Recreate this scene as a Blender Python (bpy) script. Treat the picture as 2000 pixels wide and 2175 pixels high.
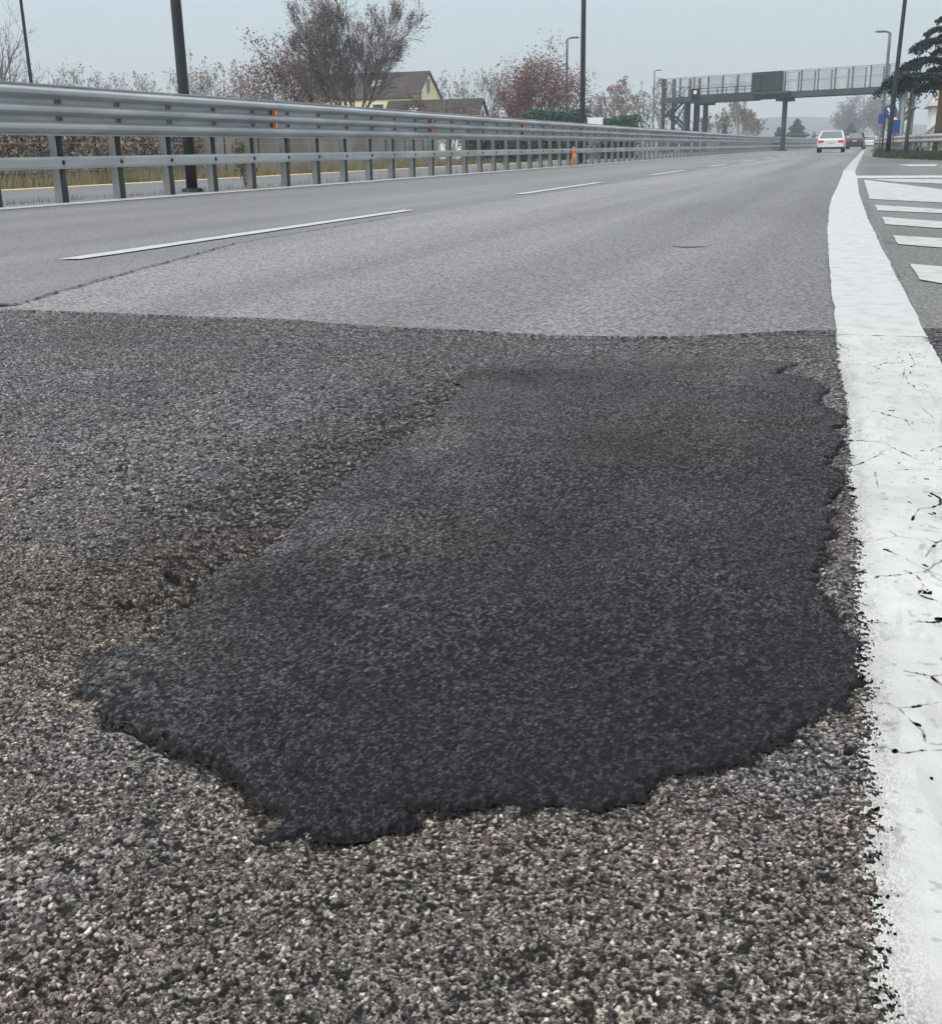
import bpy, math, random
import numpy as np
from mathutils import Matrix, Vector
for o in list(bpy.data.objects): bpy.data.objects.remove(o)
sc = bpy.context.scene
COL = sc.collection

# ------------------------------------------------------------------ camera
F, CX, CY = 2400., 1000., 1087.5            # focal length and centre in photograph pixels (2000 x 2175)
VPX, VPY, SLOPE, CAM_H = 1840., 305., 0.0175, .53
def nrm(v):
    v = np.array(v, float); return v/np.linalg.norm(v)
_f = nrm([(VPX-CX)/F, (CY-VPY)/F, -1]); _u = nrm(np.cross([1, SLOPE, 0], _f)); _r = np.cross(_f, _u)
ROT = np.array([_r, _f, _u])
cam = bpy.data.cameras.new('camera'); cam.sensor_fit = 'HORIZONTAL'; cam.sensor_width = 36; cam.lens = F/2000*36
cam.clip_start = .02; cam.clip_end = 6000
co = bpy.data.objects.new('camera', cam); COL.objects.link(co)
m = Matrix.Identity(4)
for i in range(3):
    for j in range(3): m[i][j] = ROT[i, j]
m[2][3] = CAM_H
co.matrix_world = m
sc.camera = co
def ray(px, py): return ROT@np.array([(px-CX)/F, (CY-py)/F, -1])
def ground(px, py, z=0.):
    d = ray(px, py); return np.array([0, 0, CAM_H])+d*((z-CAM_H)/d[2])
def atY(px, py, Y):
    d = ray(px, py); return np.array([0, 0, CAM_H])+d*(Y/d[1])
def atX(px, py, X):
    d = ray(px, py); return np.array([0, 0, CAM_H])+d*(X/d[0])

# ------------------------------------------------------------------ sky and sun (overcast)
SUN_EL, SUN_AZ = math.radians(48), math.radians(215)
w = bpy.data.worlds.new('World'); sc.world = w; w.use_nodes = True
nt = w.node_tree; nt.nodes.clear(); N = nt.nodes; Lk = nt.links
out = N.new('ShaderNodeOutputWorld'); bg1 = N.new('ShaderNodeBackground'); bg2 = N.new('ShaderNodeBackground'); add = N.new('ShaderNodeAddShader')
sky = N.new('ShaderNodeTexSky'); sky.sky_type = 'NISHITA'; sky.sun_disc = False
sky.sun_elevation = SUN_EL; sky.sun_rotation = SUN_AZ; sky.dust_density = 6; sky.air_density = 1.5
Lk.new(sky.outputs[0], bg1.inputs[0]); bg1.inputs[1].default_value = .05
tc = N.new('ShaderNodeTexCoord'); sep = N.new('ShaderNodeSeparateXYZ'); Lk.new(tc.outputs['Generated'], sep.inputs[0])
rp = N.new('ShaderNodeValToRGB'); Lk.new(sep.outputs[2], rp.inputs[0])
e = rp.color_ramp.elements
e[0].position = 0.; e[0].color = (.50, .555, .585, 1)
e[1].position = 1.; e[1].color = (1.22, 1.27, 1.33, 1)
x = e.new(.12); x.color = (.50, .595, .685, 1)
x = e.new(.45); x.color = (.80, .87, .95, 1)
nz = N.new('ShaderNodeTexNoise'); nz.inputs['Scale'].default_value = 2.2; nz.inputs['Detail'].default_value = 4
mr = N.new('ShaderNodeMapRange'); mr.inputs[3].default_value = .93; mr.inputs[4].default_value = 1.07
Lk.new(tc.outputs['Generated'], nz.inputs[0]); Lk.new(nz.outputs[0], mr.inputs[0])
mu = N.new('ShaderNodeMix'); mu.data_type = 'RGBA'; mu.blend_type = 'MULTIPLY'; mu.inputs[0].default_value = 1
Lk.new(rp.outputs[0], mu.inputs[6]); Lk.new(mr.outputs[0], mu.inputs[7]); Lk.new(mu.outputs[2], bg2.inputs[0])
bg2.inputs[1].default_value = 1.
Lk.new(bg1.outputs[0], add.inputs[0]); Lk.new(bg2.outputs[0], add.inputs[1]); Lk.new(add.outputs[0], out.inputs[0])
sl = bpy.data.lights.new('sun', 'SUN'); sl.energy = 1.1; sl.angle = math.radians(14); sl.color = (1, .97, .92)
so = bpy.data.objects.new('sun', sl); COL.objects.link(so)
so.rotation_euler = (math.pi/2-SUN_EL, 0, math.pi-SUN_AZ)
sc.view_settings.view_transform = 'Standard'; sc.view_settings.look = 'None'
sc.view_settings.exposure = 0.; sc.view_settings.gamma = 1.
sc.cycles.volume_bounces = 1; sc.cycles.max_bounces = 6; sc.cycles.transparent_max_bounces = 12
sc.cycles.use_denoising = True

# ------------------------------------------------------------------ materials
def material(name, col, rough=.7, metal=0., col2=None, scale=4., detail=5., bump=0., bscale=None, spec=.5, attr=None, stretch=None, lo=.35, hi=.65):
    m = bpy.data.materials.new(name); m.use_nodes = True
    t = m.node_tree; b = t.nodes['Principled BSDF']
    b.inputs['Roughness'].default_value = rough; b.inputs['Metallic'].default_value = metal
    b.inputs['Specular IOR Level'].default_value = spec
    b.inputs['Base Color'].default_value = (*col, 1)
    tcn = t.nodes.new('ShaderNodeTexCoord'); src = tcn.outputs['Object']
    if stretch:
        mp = t.nodes.new('ShaderNodeMapping'); mp.inputs['Scale'].default_value = stretch
        t.links.new(src, mp.inputs[0]); src = mp.outputs[0]
    last = None
    if attr:
        a = t.nodes.new('ShaderNodeAttribute'); a.attribute_name = attr; last = a.outputs['Color']
    if col2 is not None:
        n = t.nodes.new('ShaderNodeTexNoise'); n.inputs['Scale'].default_value = scale; n.inputs['Detail'].default_value = detail
        t.links.new(src, n.inputs[0])
        r = t.nodes.new('ShaderNodeValToRGB'); r.color_ramp.elements[0].color = (*col, 1); r.color_ramp.elements[1].color = (*col2, 1)
        r.color_ramp.elements[0].position = lo; r.color_ramp.elements[1].position = hi
        t.links.new(n.outputs[0], r.inputs[0])
        if last is None: last = r.outputs[0]
        else:
            mx = t.nodes.new('ShaderNodeMix'); mx.data_type = 'RGBA'; mx.blend_type = 'MULTIPLY'; mx.inputs[0].default_value = 1
            t.links.new(last, mx.inputs[6]); t.links.new(r.outputs[0], mx.inputs[7]); last = mx.outputs[2]
    if last is not None: t.links.new(last, b.inputs['Base Color'])
    if bump:
        n2 = t.nodes.new('ShaderNodeTexNoise'); n2.inputs['Scale'].default_value = bscale or scale*6; n2.inputs['Detail'].default_value = 4
        t.links.new(src, n2.inputs[0])
        bp = t.nodes.new('ShaderNodeBump'); bp.inputs['Strength'].default_value = bump; bp.inputs['Distance'].default_value = .01
        t.links.new(n2.outputs[0], bp.inputs['Height']); t.links.new(bp.outputs[0], b.inputs['Normal'])
    return m
def ramp_(v, n, t):
    mr = n('ShaderNodeMapRange'); mr.interpolation_type = 'SMOOTHSTEP'; mr.inputs[1].default_value = -1.0; mr.inputs[2].default_value = -.05; mr.inputs[3].default_value = 1.; mr.inputs[4].default_value = .80
    t.links.new(v, mr.inputs[0]); c = n('ShaderNodeCombineColor')
    for i in range(3): t.links.new(mr.outputs[0], c.inputs[i])
    return c.outputs[0]
def road_material(name, c0, c1, grain_lo, grain_hi, stain, seedz, stripe=False):
    """aged asphalt: grain by Voronoi cells, wheel-path bands along the road, blotchy stains, fine bump"""
    m = bpy.data.materials.new(name); m.use_nodes = True; t = m.node_tree; b = t.nodes['Principled BSDF']; n = t.nodes.new
    b.inputs['Roughness'].default_value = .78; b.inputs['Specular IOR Level'].default_value = .4
    g = n('ShaderNodeNewGeometry')
    def noise(scale, stretch, det=4):
        mp = n('ShaderNodeMapping'); mp.inputs['Scale'].default_value = stretch; mp.inputs['Location'].default_value = (seedz, 0, seedz)
        t.links.new(g.outputs['Position'], mp.inputs[0])
        k = n('ShaderNodeTexNoise'); k.inputs['Scale'].default_value = scale; k.inputs['Detail'].default_value = det
        t.links.new(mp.outputs[0], k.inputs[0]); return k.outputs[0]
    def mixc(a, bb, f, mode='MIX'):
        x = n('ShaderNodeMix'); x.data_type = 'RGBA'; x.blend_type = mode
        for sck, v in ((x.inputs[6], a), (x.inputs[7], bb)):
            if isinstance(v, tuple): sck.default_value = (*v, 1)
            else: t.links.new(v, sck)
        if isinstance(f, float): x.inputs[0].default_value = f
        else: t.links.new(f, x.inputs[0])
        return x.outputs[2]
    def ramp(v, a, bb, ca, cb):
        r = n('ShaderNodeValToRGB'); r.color_ramp.elements[0].position = a; r.color_ramp.elements[1].position = bb
        r.color_ramp.elements[0].color = (*ca, 1); r.color_ramp.elements[1].color = (*cb, 1); t.links.new(v, r.inputs[0]); return r.outputs[0]
    base = mixc(c0, c1, ramp(noise(1.1, (1, .025, 1), 3), .38, .62, (0,)*3, (1,)*3))
    base = mixc(base, ramp(noise(.5, (1, .35, 1), 6), .3, .7, stain, (1, 1, 1)), 1., 'MULTIPLY')
    if stripe:      # dirt and rubber along the foot of the edge line
        sx = n('ShaderNodeSeparateXYZ'); t.links.new(g.outputs['Position'], sx.inputs[0])
        ad = n('ShaderNodeMath'); ad.operation = 'MULTIPLY_ADD'; ad.inputs[1].default_value = .5; t.links.new(noise(1.6, (1, .3, 1)), ad.inputs[0]); t.links.new(sx.outputs[0], ad.inputs[2])
        base = mixc(base, ramp_(ad.outputs[0], n, t), 1., 'MULTIPLY')
    vo = n('ShaderNodeTexVoronoi'); vo.inputs['Scale'].default_value = 130; t.links.new(g.outputs['Position'], vo.inputs['Vector'])
    sp = n('ShaderNodeSeparateColor'); t.links.new(vo.outputs['Color'], sp.inputs[0])
    base = mixc(base, ramp(sp.outputs[0], 0, 1, (grain_lo,)*3, (grain_hi,)*3), 1., 'MULTIPLY')
    base = mixc(base, ramp(noise(95., (1, 1, 1), 3), .3, .72, (.8,)*3, (1.2,)*3), 1., 'MULTIPLY')
    vd = n('ShaderNodeTexVoronoi'); vd.inputs['Scale'].default_value = 1.6; t.links.new(g.outputs['Position'], vd.inputs['Vector'])
    base = mixc(base, ramp(vd.outputs['Distance'], .012, .03, (.35,)*3, (1,)*3), 1., 'MULTIPLY')
    t.links.new(base, b.inputs['Base Color'])
    bp = n('ShaderNodeBump'); bp.inputs['Strength'].default_value = .55; bp.inputs['Distance'].default_value = .004
    t.links.new(vo.outputs['Distance'], bp.inputs['Height']); t.links.new(bp.outputs[0], b.inputs['Normal'])
    return m

M = {}
M['road_right'] = road_material('aged_asphalt_right_lane', (.172, .172, .173), (.258, .256, .246), .30, 1.85, (.84, .84, .85), 3., True)
M['road_left'] = road_material('aged_asphalt_left_lane', (.195, .195, .192), (.24, .239, .232), .6, 1.4, (.84, .84, .83), 9.)
M['road_far'] = road_material('aged_asphalt_far_carriageway', (.16, .165, .175), (.2, .2, .2), .8, 1.2, (.85, .85, .85), 15.)
M['road_hatch'] = road_material('aged_asphalt_shoulder', (.135, .138, .13), (.19, .192, .182), .45, 1.6, (.7, .7, .68), 21.)
M['aggregate'] = material('exposed_aggregate_asphalt', (.9, .9, .9), .78, 0, (1.08, 1.06, 1.04), 9, 3, attr='stone_colour', spec=.2)
M['patch'] = material('fresh_patch_asphalt', (.9, .9, .92), .8, 0, (1.06, 1.06, 1.08), 7, 3, attr='stone_colour', spec=.25)
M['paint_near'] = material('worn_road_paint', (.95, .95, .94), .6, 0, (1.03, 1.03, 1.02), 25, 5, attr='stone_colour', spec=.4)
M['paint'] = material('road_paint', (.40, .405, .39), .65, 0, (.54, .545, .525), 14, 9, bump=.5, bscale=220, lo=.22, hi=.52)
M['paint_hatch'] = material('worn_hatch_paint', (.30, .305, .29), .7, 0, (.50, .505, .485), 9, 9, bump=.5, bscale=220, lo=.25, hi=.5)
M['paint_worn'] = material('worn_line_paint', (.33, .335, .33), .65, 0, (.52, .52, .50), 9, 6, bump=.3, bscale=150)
M['paint_yellow'] = material('yellow_road_paint', (.62, .42, .13), .6, 0, (.70, .54, .25), 3, 5)
M['crack'] = material('open_joint_bitumen', (.015, .015, .015), .9, 0, (.03, .03, .03), 60)
M['soil'] = material('verge_soil', (.10, .085, .06), .95, 0, (.17, .15, .11), .5, 8, bump=.6, bscale=20)
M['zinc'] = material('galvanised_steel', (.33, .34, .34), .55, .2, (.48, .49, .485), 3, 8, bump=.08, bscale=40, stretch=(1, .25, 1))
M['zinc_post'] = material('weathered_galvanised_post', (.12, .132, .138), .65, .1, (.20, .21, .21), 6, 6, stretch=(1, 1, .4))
M['bolt'] = material('dark_bolt_steel', (.05, .055, .06), .5, .6, (.08, .08, .08), 20)
M['orange'] = material('orange_reflector_plastic', (.62, .12, .03), .35, 0, (.72, .20, .05), 30)
M['orange_post'] = material('orange_marker_plastic', (.55, .25, .08), .5, 0, (.62, .34, .14), 12)
M['amber'] = material('amber_reflector', (.65, .42, .2), .3, 0, (.75, .55, .3), 30)
M['pole'] = material('dark_painted_pole', (.014, .020, .024), .5, .2, (.028, .036, .04), 3, 5)
M['pole_grey'] = material('grey_lamp_pole', (.12, .13, .14), .55, .3, (.18, .19, .2), 3, 5)
M['lamp_glass'] = material('lamp_lens', (.5, .52, .52), .2, 0, (.6, .6, .6), 10)
M['bark'] = material('tree_bark', (.055, .05, .048), .9, 0, (.10, .092, .085), 6, 6, bump=.5, bscale=25)
M['bark_big'] = material('grey_limb_bark', (.085, .08, .08), .9, 0, (.14, .13, .13), 6, 6, bump=.5, bscale=25)
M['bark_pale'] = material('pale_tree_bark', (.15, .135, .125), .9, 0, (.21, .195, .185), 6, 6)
M['bark_tan'] = material('tan_tree_bark', (.16, .12, .06), .9, 0, (.25, .2, .11), 4, 6, bump=.5, bscale=25)
M['leaf_red'] = material('dry_reddish_leaf', (.15, .065, .072), .8, 0, (.25, .15, .145), 1.2, 6)
M['leaf_dull'] = material('dull_reddish_leaf', (.16, .085, .085), .85, 0, (.25, .165, .16), 1.0, 6)
M['leaf_mauve'] = material('dry_mauve_leaf', (.17, .115, .115), .85, 0, (.27, .205, .20), 1.0, 6)
M['leaf_brown'] = material('dry_brown_leaf', (.16, .11, .08), .85, 0, (.25, .185, .13), 1.0, 6)
M['reed'] = material('dry_reed', (.27, .205, .16), .9, 0, (.42, .345, .28), .7, 6)
M['leaf_green'] = material('hedge_leaf', (.018, .06, .042), .7, 0, (.05, .115, .07), 1.5, 6)
M['needle'] = material('conifer_needle', (.006, .018, .021), .8, 0, (.016, .036, .036), 1.2, 6)
M['grass'] = material('dry_verge_grass', (.14, .125, .06), .9, 0, (.27, .235, .14), .8, 6)
M['grass_green'] = material('green_verge_grass', (.025, .036, .02), .9, 0, (.075, .082, .05), .9, 6)
M['wall_yellow'] = material('pale_yellow_render', (.78, .70, .40), .85, 0, (.84, .78, .50), .6, 6, bump=.2, bscale=30)
M['wall_white'] = material('white_render', (.76, .76, .73), .85, 0, (.82, .82, .80), .6, 6, bump=.2, bscale=30)
M['wall_grey'] = material('stained_concrete', (.20, .17, .14), .9, 0, (.34, .31, .27), .5, 8, bump=.3, bscale=20)
M['roof'] = material('brown_roof_tiles', (.035, .028, .027), .9, 0, (.062, .050, .047), 1.2, 6, bump=.9, bscale=9, stretch=(.4, 1, 1))
M['trim'] = material('dark_verge_board', (.03, .03, .03), .7, 0, (.05, .045, .04), 4)
M['window'] = material('window_glass', (.03, .035, .04), .12, 0, (.05, .055, .06), 2)
M['frame_white'] = material('white_window_frame', (.6, .6, .58), .6, 0, (.68, .68, .66), 5)
M['steel_green'] = material('grey_green_bridge_steel', (.028, .046, .050), .7, .0, (.05, .07, .075), .7, 6)
M['steel_mid'] = material('grey_bridge_post_steel', (.09, .115, .12), .6, .1, (.13, .155, .16), 1, 6)
M['steel_light'] = material('pale_bridge_steel', (.20, .24, .25), .6, .2, (.27, .31, .32), 1, 6)
M['wire'] = material('galvanised_wire', (.30, .33, .34), .5, .5, (.38, .41, .42), 5)
M['sign_back'] = material('sign_back_aluminium', (.018, .030, .036), .7, 0, (.028, .042, .048), .8, 6)
M['blue'] = material('blue_sign_film', (.015, .07, .25), .5, 0, (.02, .085, .29), 8)
M['white'] = material('white_sign_film', (.75, .75, .75), .4, 0, (.8, .8, .8), 8)
M['red'] = material('red_sign_film', (.5, .04, .05), .4, 0, (.55, .06, .06), 8)
M['car_white'] = material('white_car_paint', (.62, .63, .65), .25, 0, (.68, .69, .70), .8, spec=.6)
M['car_dark'] = material('dark_car_paint', (.012, .010, .016), .3, 0, (.02, .016, .022), .8, spec=.5)
M['car_grey'] = material('silver_car_paint', (.35, .36, .38), .3, .4, (.42, .43, .45), .8, spec=.6)
M['car_glass'] = material('tinted_car_glass', (.10, .12, .14), .1, 0, (.14, .16, .18), 1, spec=.8)
M['rubber'] = material('tyre_rubber', (.012, .012, .013), .85, 0, (.022, .022, .022), 20)
M['rim'] = material('alloy_rim', (.3, .3, .31), .35, .8, (.4, .4, .41), 8)
M['tail'] = material('red_tail_lamp', (.45, .025, .04), .25, 0, (.55, .06, .08), 6)
M['plate'] = material('number_plate', (.55, .56, .56), .5, 0, (.62, .63, .63), 12)
M['plastic'] = material('black_trim_plastic', (.012, .012, .013), .6, 0, (.025, .025, .025), 8)
M['hill'] = material('far_wooded_hill', (.06, .075, .07), .95, 0, (.10, .11, .10), .012, 8)

# ------------------------------------------------------------------ mesh helpers
class MB:
    def __init__(s): s.v = []; s.f = []; s.n = 0
    def add(s, verts, faces):
        s.v.append(np.asarray(verts, float).reshape(-1, 3)); s.f += [tuple(i+s.n for i in fc) for fc in faces]; s.n += len(s.v[-1]); return s
    def box(s, c, d, rz=0., tilt=None):
        c = np.array(c, float); h = np.array(d, float)/2
        P = np.array([[x, y, z] for x in (-1, 1) for y in (-1, 1) for z in (-1, 1)])*h
        if tilt is not None: P = P@np.array(tilt.to_matrix()).T
        ca, sa = math.cos(rz), math.sin(rz)
        P = np.stack([P[:, 0]*ca-P[:, 1]*sa, P[:, 0]*sa+P[:, 1]*ca, P[:, 2]], 1)+c
        return s.add(P, [(0, 1, 3, 2), (4, 6, 7, 5), (0, 4, 5, 1), (2, 3, 7, 6), (0, 2, 6, 4), (1, 5, 7, 3)])
    def tube(s, pts, r, k=8, cap=True):
        pts = [np.array(p, float) for p in pts]; r = r if isinstance(r, (list, tuple)) else [r]*len(pts)
        V = []; base = None
        for i, p in enumerate(pts):
            d = nrm(pts[min(i+1, len(pts)-1)]-pts[max(i-1, 0)])
            if base is None: base = np.array([1., 0, 0]) if abs(d[0]) < .9 else np.array([0, 1., 0])
            a = nrm(np.cross(d, base)); b = np.cross(d, a); base = np.cross(a, d) if np.linalg.norm(np.cross(a, d)) > 0 else base
            for j in range(k):
                t = 2*math.pi*j/k; V.append(p+r[i]*(math.cos(t)*a+math.sin(t)*b))
        Fc = [(i*k+j, i*k+(j+1) % k, (i+1)*k+(j+1) % k, (i+1)*k+j) for i in range(len(pts)-1) for j in range(k)]
        if cap: Fc += [tuple(range(k))[::-1], tuple((len(pts)-1)*k+j for j in range(k))]
        return s.add(V, Fc)
    def loft(s, rings, cap=True):
        k = len(rings[0]); V = np.concatenate([np.asarray(r, float) for r in rings])
        Fc = [(i*k+j, i*k+(j+1) % k, (i+1)*k+(j+1) % k, (i+1)*k+j) for i in range(len(rings)-1) for j in range(k)]
        if cap: Fc += [tuple(range(k))[::-1], tuple((len(rings)-1)*k+j for j in range(k))]
        return s.add(V, Fc)
    def prism(s, poly, thick, axis='y', at=0.):
        """polygon in the plane across axis, given thickness"""
        n = len(poly); V = []
        for dd in (-thick/2, thick/2):
            for a, b in poly:
                V.append((a, at+dd, b) if axis == 'y' else ((at+dd, a, b) if axis == 'x' else (a, b, at+dd)))
        return s.add(V, [tuple(range(n))[::-1], tuple(range(n, 2*n))]+[(i, (i+1) % n, n+(i+1) % n, n+i) for i in range(n)])
    def build(s, name, m, parent=None, smooth=False, loc=None):
        me = bpy.data.meshes.new(name); V = np.concatenate(s.v) if s.v else np.zeros((0, 3))
        me.from_pydata(V.tolist(), [], s.f); me.materials.append(m)
        if smooth: me.polygons.foreach_set('use_smooth', [True]*len(me.polygons))
        me.update(); o = bpy.data.objects.new(name, me); COL.objects.link(o)
        if parent is not None: o.parent = parent
        if loc is not None: o.location = loc
        return o
def bulk(name, V, Fq, m, parent=None, cols=None, smooth=False):
    """mesh from numpy arrays (faces all of one size), optional point colours"""
    me = bpy.data.meshes.new(name); V = np.ascontiguousarray(V, np.float32); Fq = np.ascontiguousarray(Fq, np.int32); k = Fq.shape[1]
    me.vertices.add(len(V)); me.vertices.foreach_set('co', V.ravel())
    me.loops.add(Fq.size); me.loops.foreach_set('vertex_index', Fq.ravel())
    me.polygons.add(len(Fq)); me.polygons.foreach_set('loop_start', np.arange(0, Fq.size, k, dtype=np.int32))
    me.update(calc_edges=True); me.validate()
    if smooth: me.polygons.foreach_set('use_smooth', np.ones(len(me.polygons), bool))
    if cols is not None:
        a = me.attributes.new('stone_colour', 'FLOAT_COLOR', 'POINT')
        a.data.foreach_set('color', np.concatenate([cols, np.ones((len(cols), 1))], 1).astype(np.float32).ravel())
    me.materials.append(m); o = bpy.data.objects.new(name, me); COL.objects.link(o)
    if parent is not None: o.parent = parent
    return o
def tag(o, label=None, cat=None, group=None, kind=None):
    if label: o['label'] = label
    if cat: o['category'] = cat
    if group: o['group'] = group
    if kind: o['kind'] = kind
    return o
def thing(name, loc, label, cat, group=None, rz=0.):
    o = bpy.data.objects.new(name, None); COL.objects.link(o); o.location = loc; o.rotation_euler = (0, 0, rz); o.empty_display_size = .2
    return tag(o, label, cat, group)

# ------------------------------------------------------------------ numpy noise
def hash2(ix, iy, s):
    h = (ix.astype(np.int64)*374761393+iy.astype(np.int64)*668265263+s*1442695041) & 0xffffffff
    h = ((h ^ (h >> 13))*1274126177) & 0xffffffff
    h = ((h ^ (h >> 16))*2246822519) & 0xffffffff
    return ((h ^ (h >> 15)) & 0xffffff)/float(0x1000000)
def vnoise(x, y, s):
    ix = np.floor(x); iy = np.floor(y); fx = x-ix; fy = y-iy; fx = fx*fx*(3-2*fx); fy = fy*fy*(3-2*fy)
    a = hash2(ix, iy, s); b = hash2(ix+1, iy, s); c = hash2(ix, iy+1, s); d = hash2(ix+1, iy+1, s)
    return (a*(1-fx)+b*fx)*(1-fy)+(c*(1-fx)+d*fx)*fy
def fbm(x, y, scale, s, octv=4):
    t = 0; a = .5; tot = 0
    for o in range(octv):
        t = t+a*vnoise(x*scale+17.3*o, y*scale-9.1*o, s+o); tot += a; scale *= 2.03; a *= .5
    return t/tot
def sstep(a, b, x):
    t = np.clip((x-a)/(b-a), 0, 1); return t*t*(3-2*t)
def cells(x, y, size, s):
    gx = np.floor(x/size); gy = np.floor(y/size); px = x/size-gx; py = y/size-gy
    f1 = np.full(x.shape, 9.); f2 = np.full(x.shape, 9.); idr = np.zeros(x.shape); dx1 = np.zeros(x.shape); dy1 = np.zeros(x.shape)
    for i in (-1, 0, 1):
        for j in (-1, 0, 1):
            cx, cy = gx+i, gy+j
            ox = i+.12+.76*hash2(cx, cy, s)-px; oy = j+.12+.76*hash2(cx, cy, s+1)-py
            hh_ = hash2(cx, cy, s+2); wgt = .72+.56*hh_; th_ = hh_*43.98 % 6.283; ct, st_ = np.cos(th_), np.sin(th_); kk = .66+.34*((hh_*17.7) % 1)
            uu = np.abs(ox*ct+oy*st_)*kk; vv = np.abs(oy*ct-ox*st_)/kk
            d = (.45*np.sqrt(uu*uu+vv*vv)+.5*np.maximum(uu, vv)+.18*np.minimum(uu, vv))*wgt
            c1 = d < f1
            f2 = np.where(c1, f1, np.minimum(f2, d)); idr = np.where(c1, hash2(cx, cy, s+3), idr)
            dx1 = np.where(c1, -ox*size, dx1); dy1 = np.where(c1, -oy*size, dy1); f1 = np.where(c1, d, f1)
    return f1, f2-f1, idr, dx1, dy1
def seg_dist(X, Y, poly, closed=False):
    D = np.full(X.shape, 9.)
    P = list(poly)+([poly[0]] if closed else [])
    for (ax, ay), (bx, by) in zip(P[:-1], P[1:]):
        vx, vy = bx-ax, by-ay; L2 = vx*vx+vy*vy+1e-12
        t = np.clip(((X-ax)*vx+(Y-ay)*vy)/L2, 0, 1)
        D = np.minimum(D, np.hypot(X-ax-t*vx, Y-ay-t*vy))
    return D
def inside(X, Y, poly):
    c = np.zeros(X.shape, bool); n = len(poly)
    for i in range(n):
        (x1, y1), (x2, y2) = poly[i], poly[(i+1) % n]
        if y1 == y2: continue
        k = ((y1 > Y) != (y2 > Y)) & (X < (x2-x1)*(Y-y1)/(y2-y1)+x1); c ^= k
    return c
def g2(px, py): return tuple(ground(px, py)[:2])

def curve_x(Y): return np.maximum(0, np.asarray(Y, float)-90)**2/2100.   # the road bends gently to the right far away

# ------------------------------------------------------------------ THE GROUND
gm = MB(); gm.add([(-2500, -60, -.09), (2500, -60, -.09), (2500, 4000, -.09), (-2500, 4000, -.09)], [(0, 1, 2, 3)])
tag(gm.build('ground', M['soil']), kind='structure')

SEAM = [g2(0, 652), g2(180, 620), g2(500, 520), (-3.70, 12.), (-3.72, 30.)]
SEAM[1] = (-3.10, 3.98)
BOUND_PX = [(-260, 650), (0, 660), (120, 664), (400, 675), (600, 681), (700, 690), (860, 700), (1000, 706), (1120, 714), (1230, 718), (1320, 719), (1450, 719), (1560, 714), (1680, 707), (1775, 705), (1900, 702), (1975, 703), (2300, 712)]
rng = np.random.default_rng(5)
def jag(pts, step, amp, s):
    o = []
    for (a, b), (c, d) in zip(pts[:-1], pts[1:]):
        L = math.hypot(c-a, d-b); n = max(1, int(L/step)); nx, ny = -(d-b)/L, (c-a)/L
        for i in range(n):
            t = i/n; r = (rng.random()-.5)*amp*2 if (i or o) else 0
            o.append((a+(c-a)*t+nx*r, b+(d-b)*t+ny*r))
    o.append(pts[-1]); return o
BOUND = [g2(*p) for p in BOUND_PX]
def sheet(name, poly, z, m, thick=.012):
    mb = MB(); n = len(poly)
    mb.add([(x, y, z) for x, y in poly]+[(x, y, z-thick) for x, y in poly], [tuple(range(n))]+[(i, n+i, n+(i+1) % n, (i+1) % n) for i in range(n)])
    o = mb.build(name, m); me = o.data
    import bmesh
    bm = bmesh.new(); bm.from_mesh(me); bmesh.ops.triangulate(bm, faces=[f for f in bm.faces if len(f.verts) > 4]); bmesh.ops.recalc_face_normals(bm, faces=bm.faces); bm.to_mesh(me); bm.free()
    return o
ROADZ = .007
seam0 = SEAM[0]
right_b = [p for p in BOUND if p[0] > seam0[0]]
left_b = [p for p in BOUND if p[0] <= seam0[0]]
farY = list(range(40, 90, 10))+list(range(90, 330, 8))
def off(xy): return (xy[0]+float(curve_x(xy[1])), xy[1])
edgeR = 0.22
right_poly = jag([seam0]+right_b[:-3]+[(.20, 3.60)], .008, .004, 1)
right_poly += [(.12, 7.8), (.02, 15.), (-.10, 24.), (-.12, 40.)]+[off((.35, Y)) for Y in farY[1:]]
right_poly += [off((-3.72, Y)) for Y in reversed(farY)]+jag(list(reversed(SEAM)), .05, .006, 2)[:-1]
tag(sheet('road', right_poly, ROADZ, M['road_right']), kind='structure')
left_poly = jag(list(reversed(SEAM)), .05, .006, 2)
rng = np.random.default_rng(5)
left_poly = [off((-3.72, Y)) for Y in reversed(farY)]+[(x-.012, y) for x, y in SEAM[::-1]]+[(-9.7, 3.42)]+[(-9.7, 30.)]+[off((-9.7, Y)) for Y in farY]
tag(sheet('road_lane', left_poly, ROADZ-.002, M['road_left']), kind='structure')
# far carriageway beyond the barrier, hatched shoulder on the right, verges
tag(sheet('road_far', [(-14.9, -6), (-9.7, -6), (-9.7, 40)]+[off((-9.7, Y)) for Y in farY]+[off((-14.9, Y)) for Y in reversed(farY)], .0, M['road_far']), kind='structure')
hp = [g2(1823, 329), g2(1850, 333), g2(1880, 336), g2(2000, 341), (9., 34.), (30., 26.), (30., 3.4), (.9, 3.62), (.20, 3.60)]
hp = [(.20, 3.60), (.9, 3.62), (30., 3.4), (30., 26.), (9., 34.), g2(2000, 341), g2(1880, 336), g2(1850, 333), g2(1823, 329), (-.12, 40.), (-.10, 24.), (.02, 15.), (.12, 7.8)]
tag(sheet('pavement', hp, ROADZ+.0015, M['road_hatch']), kind='structure')
mb = MB(); mb.add([(-12, -8, -.022), (14, -8, -.022), (14, 3.95, -.022), (-12, 3.95, -.022)], [(0, 1, 2, 3)])
M['asphalt_dark'] = road_material('older_dark_asphalt', (.045, .044, .043), (.07, .068, .065), .5, 1.7, (.8, .8, .8), 31.)
tag(mb.build('road_base', M['asphalt_dark']), kind='structure')

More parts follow.
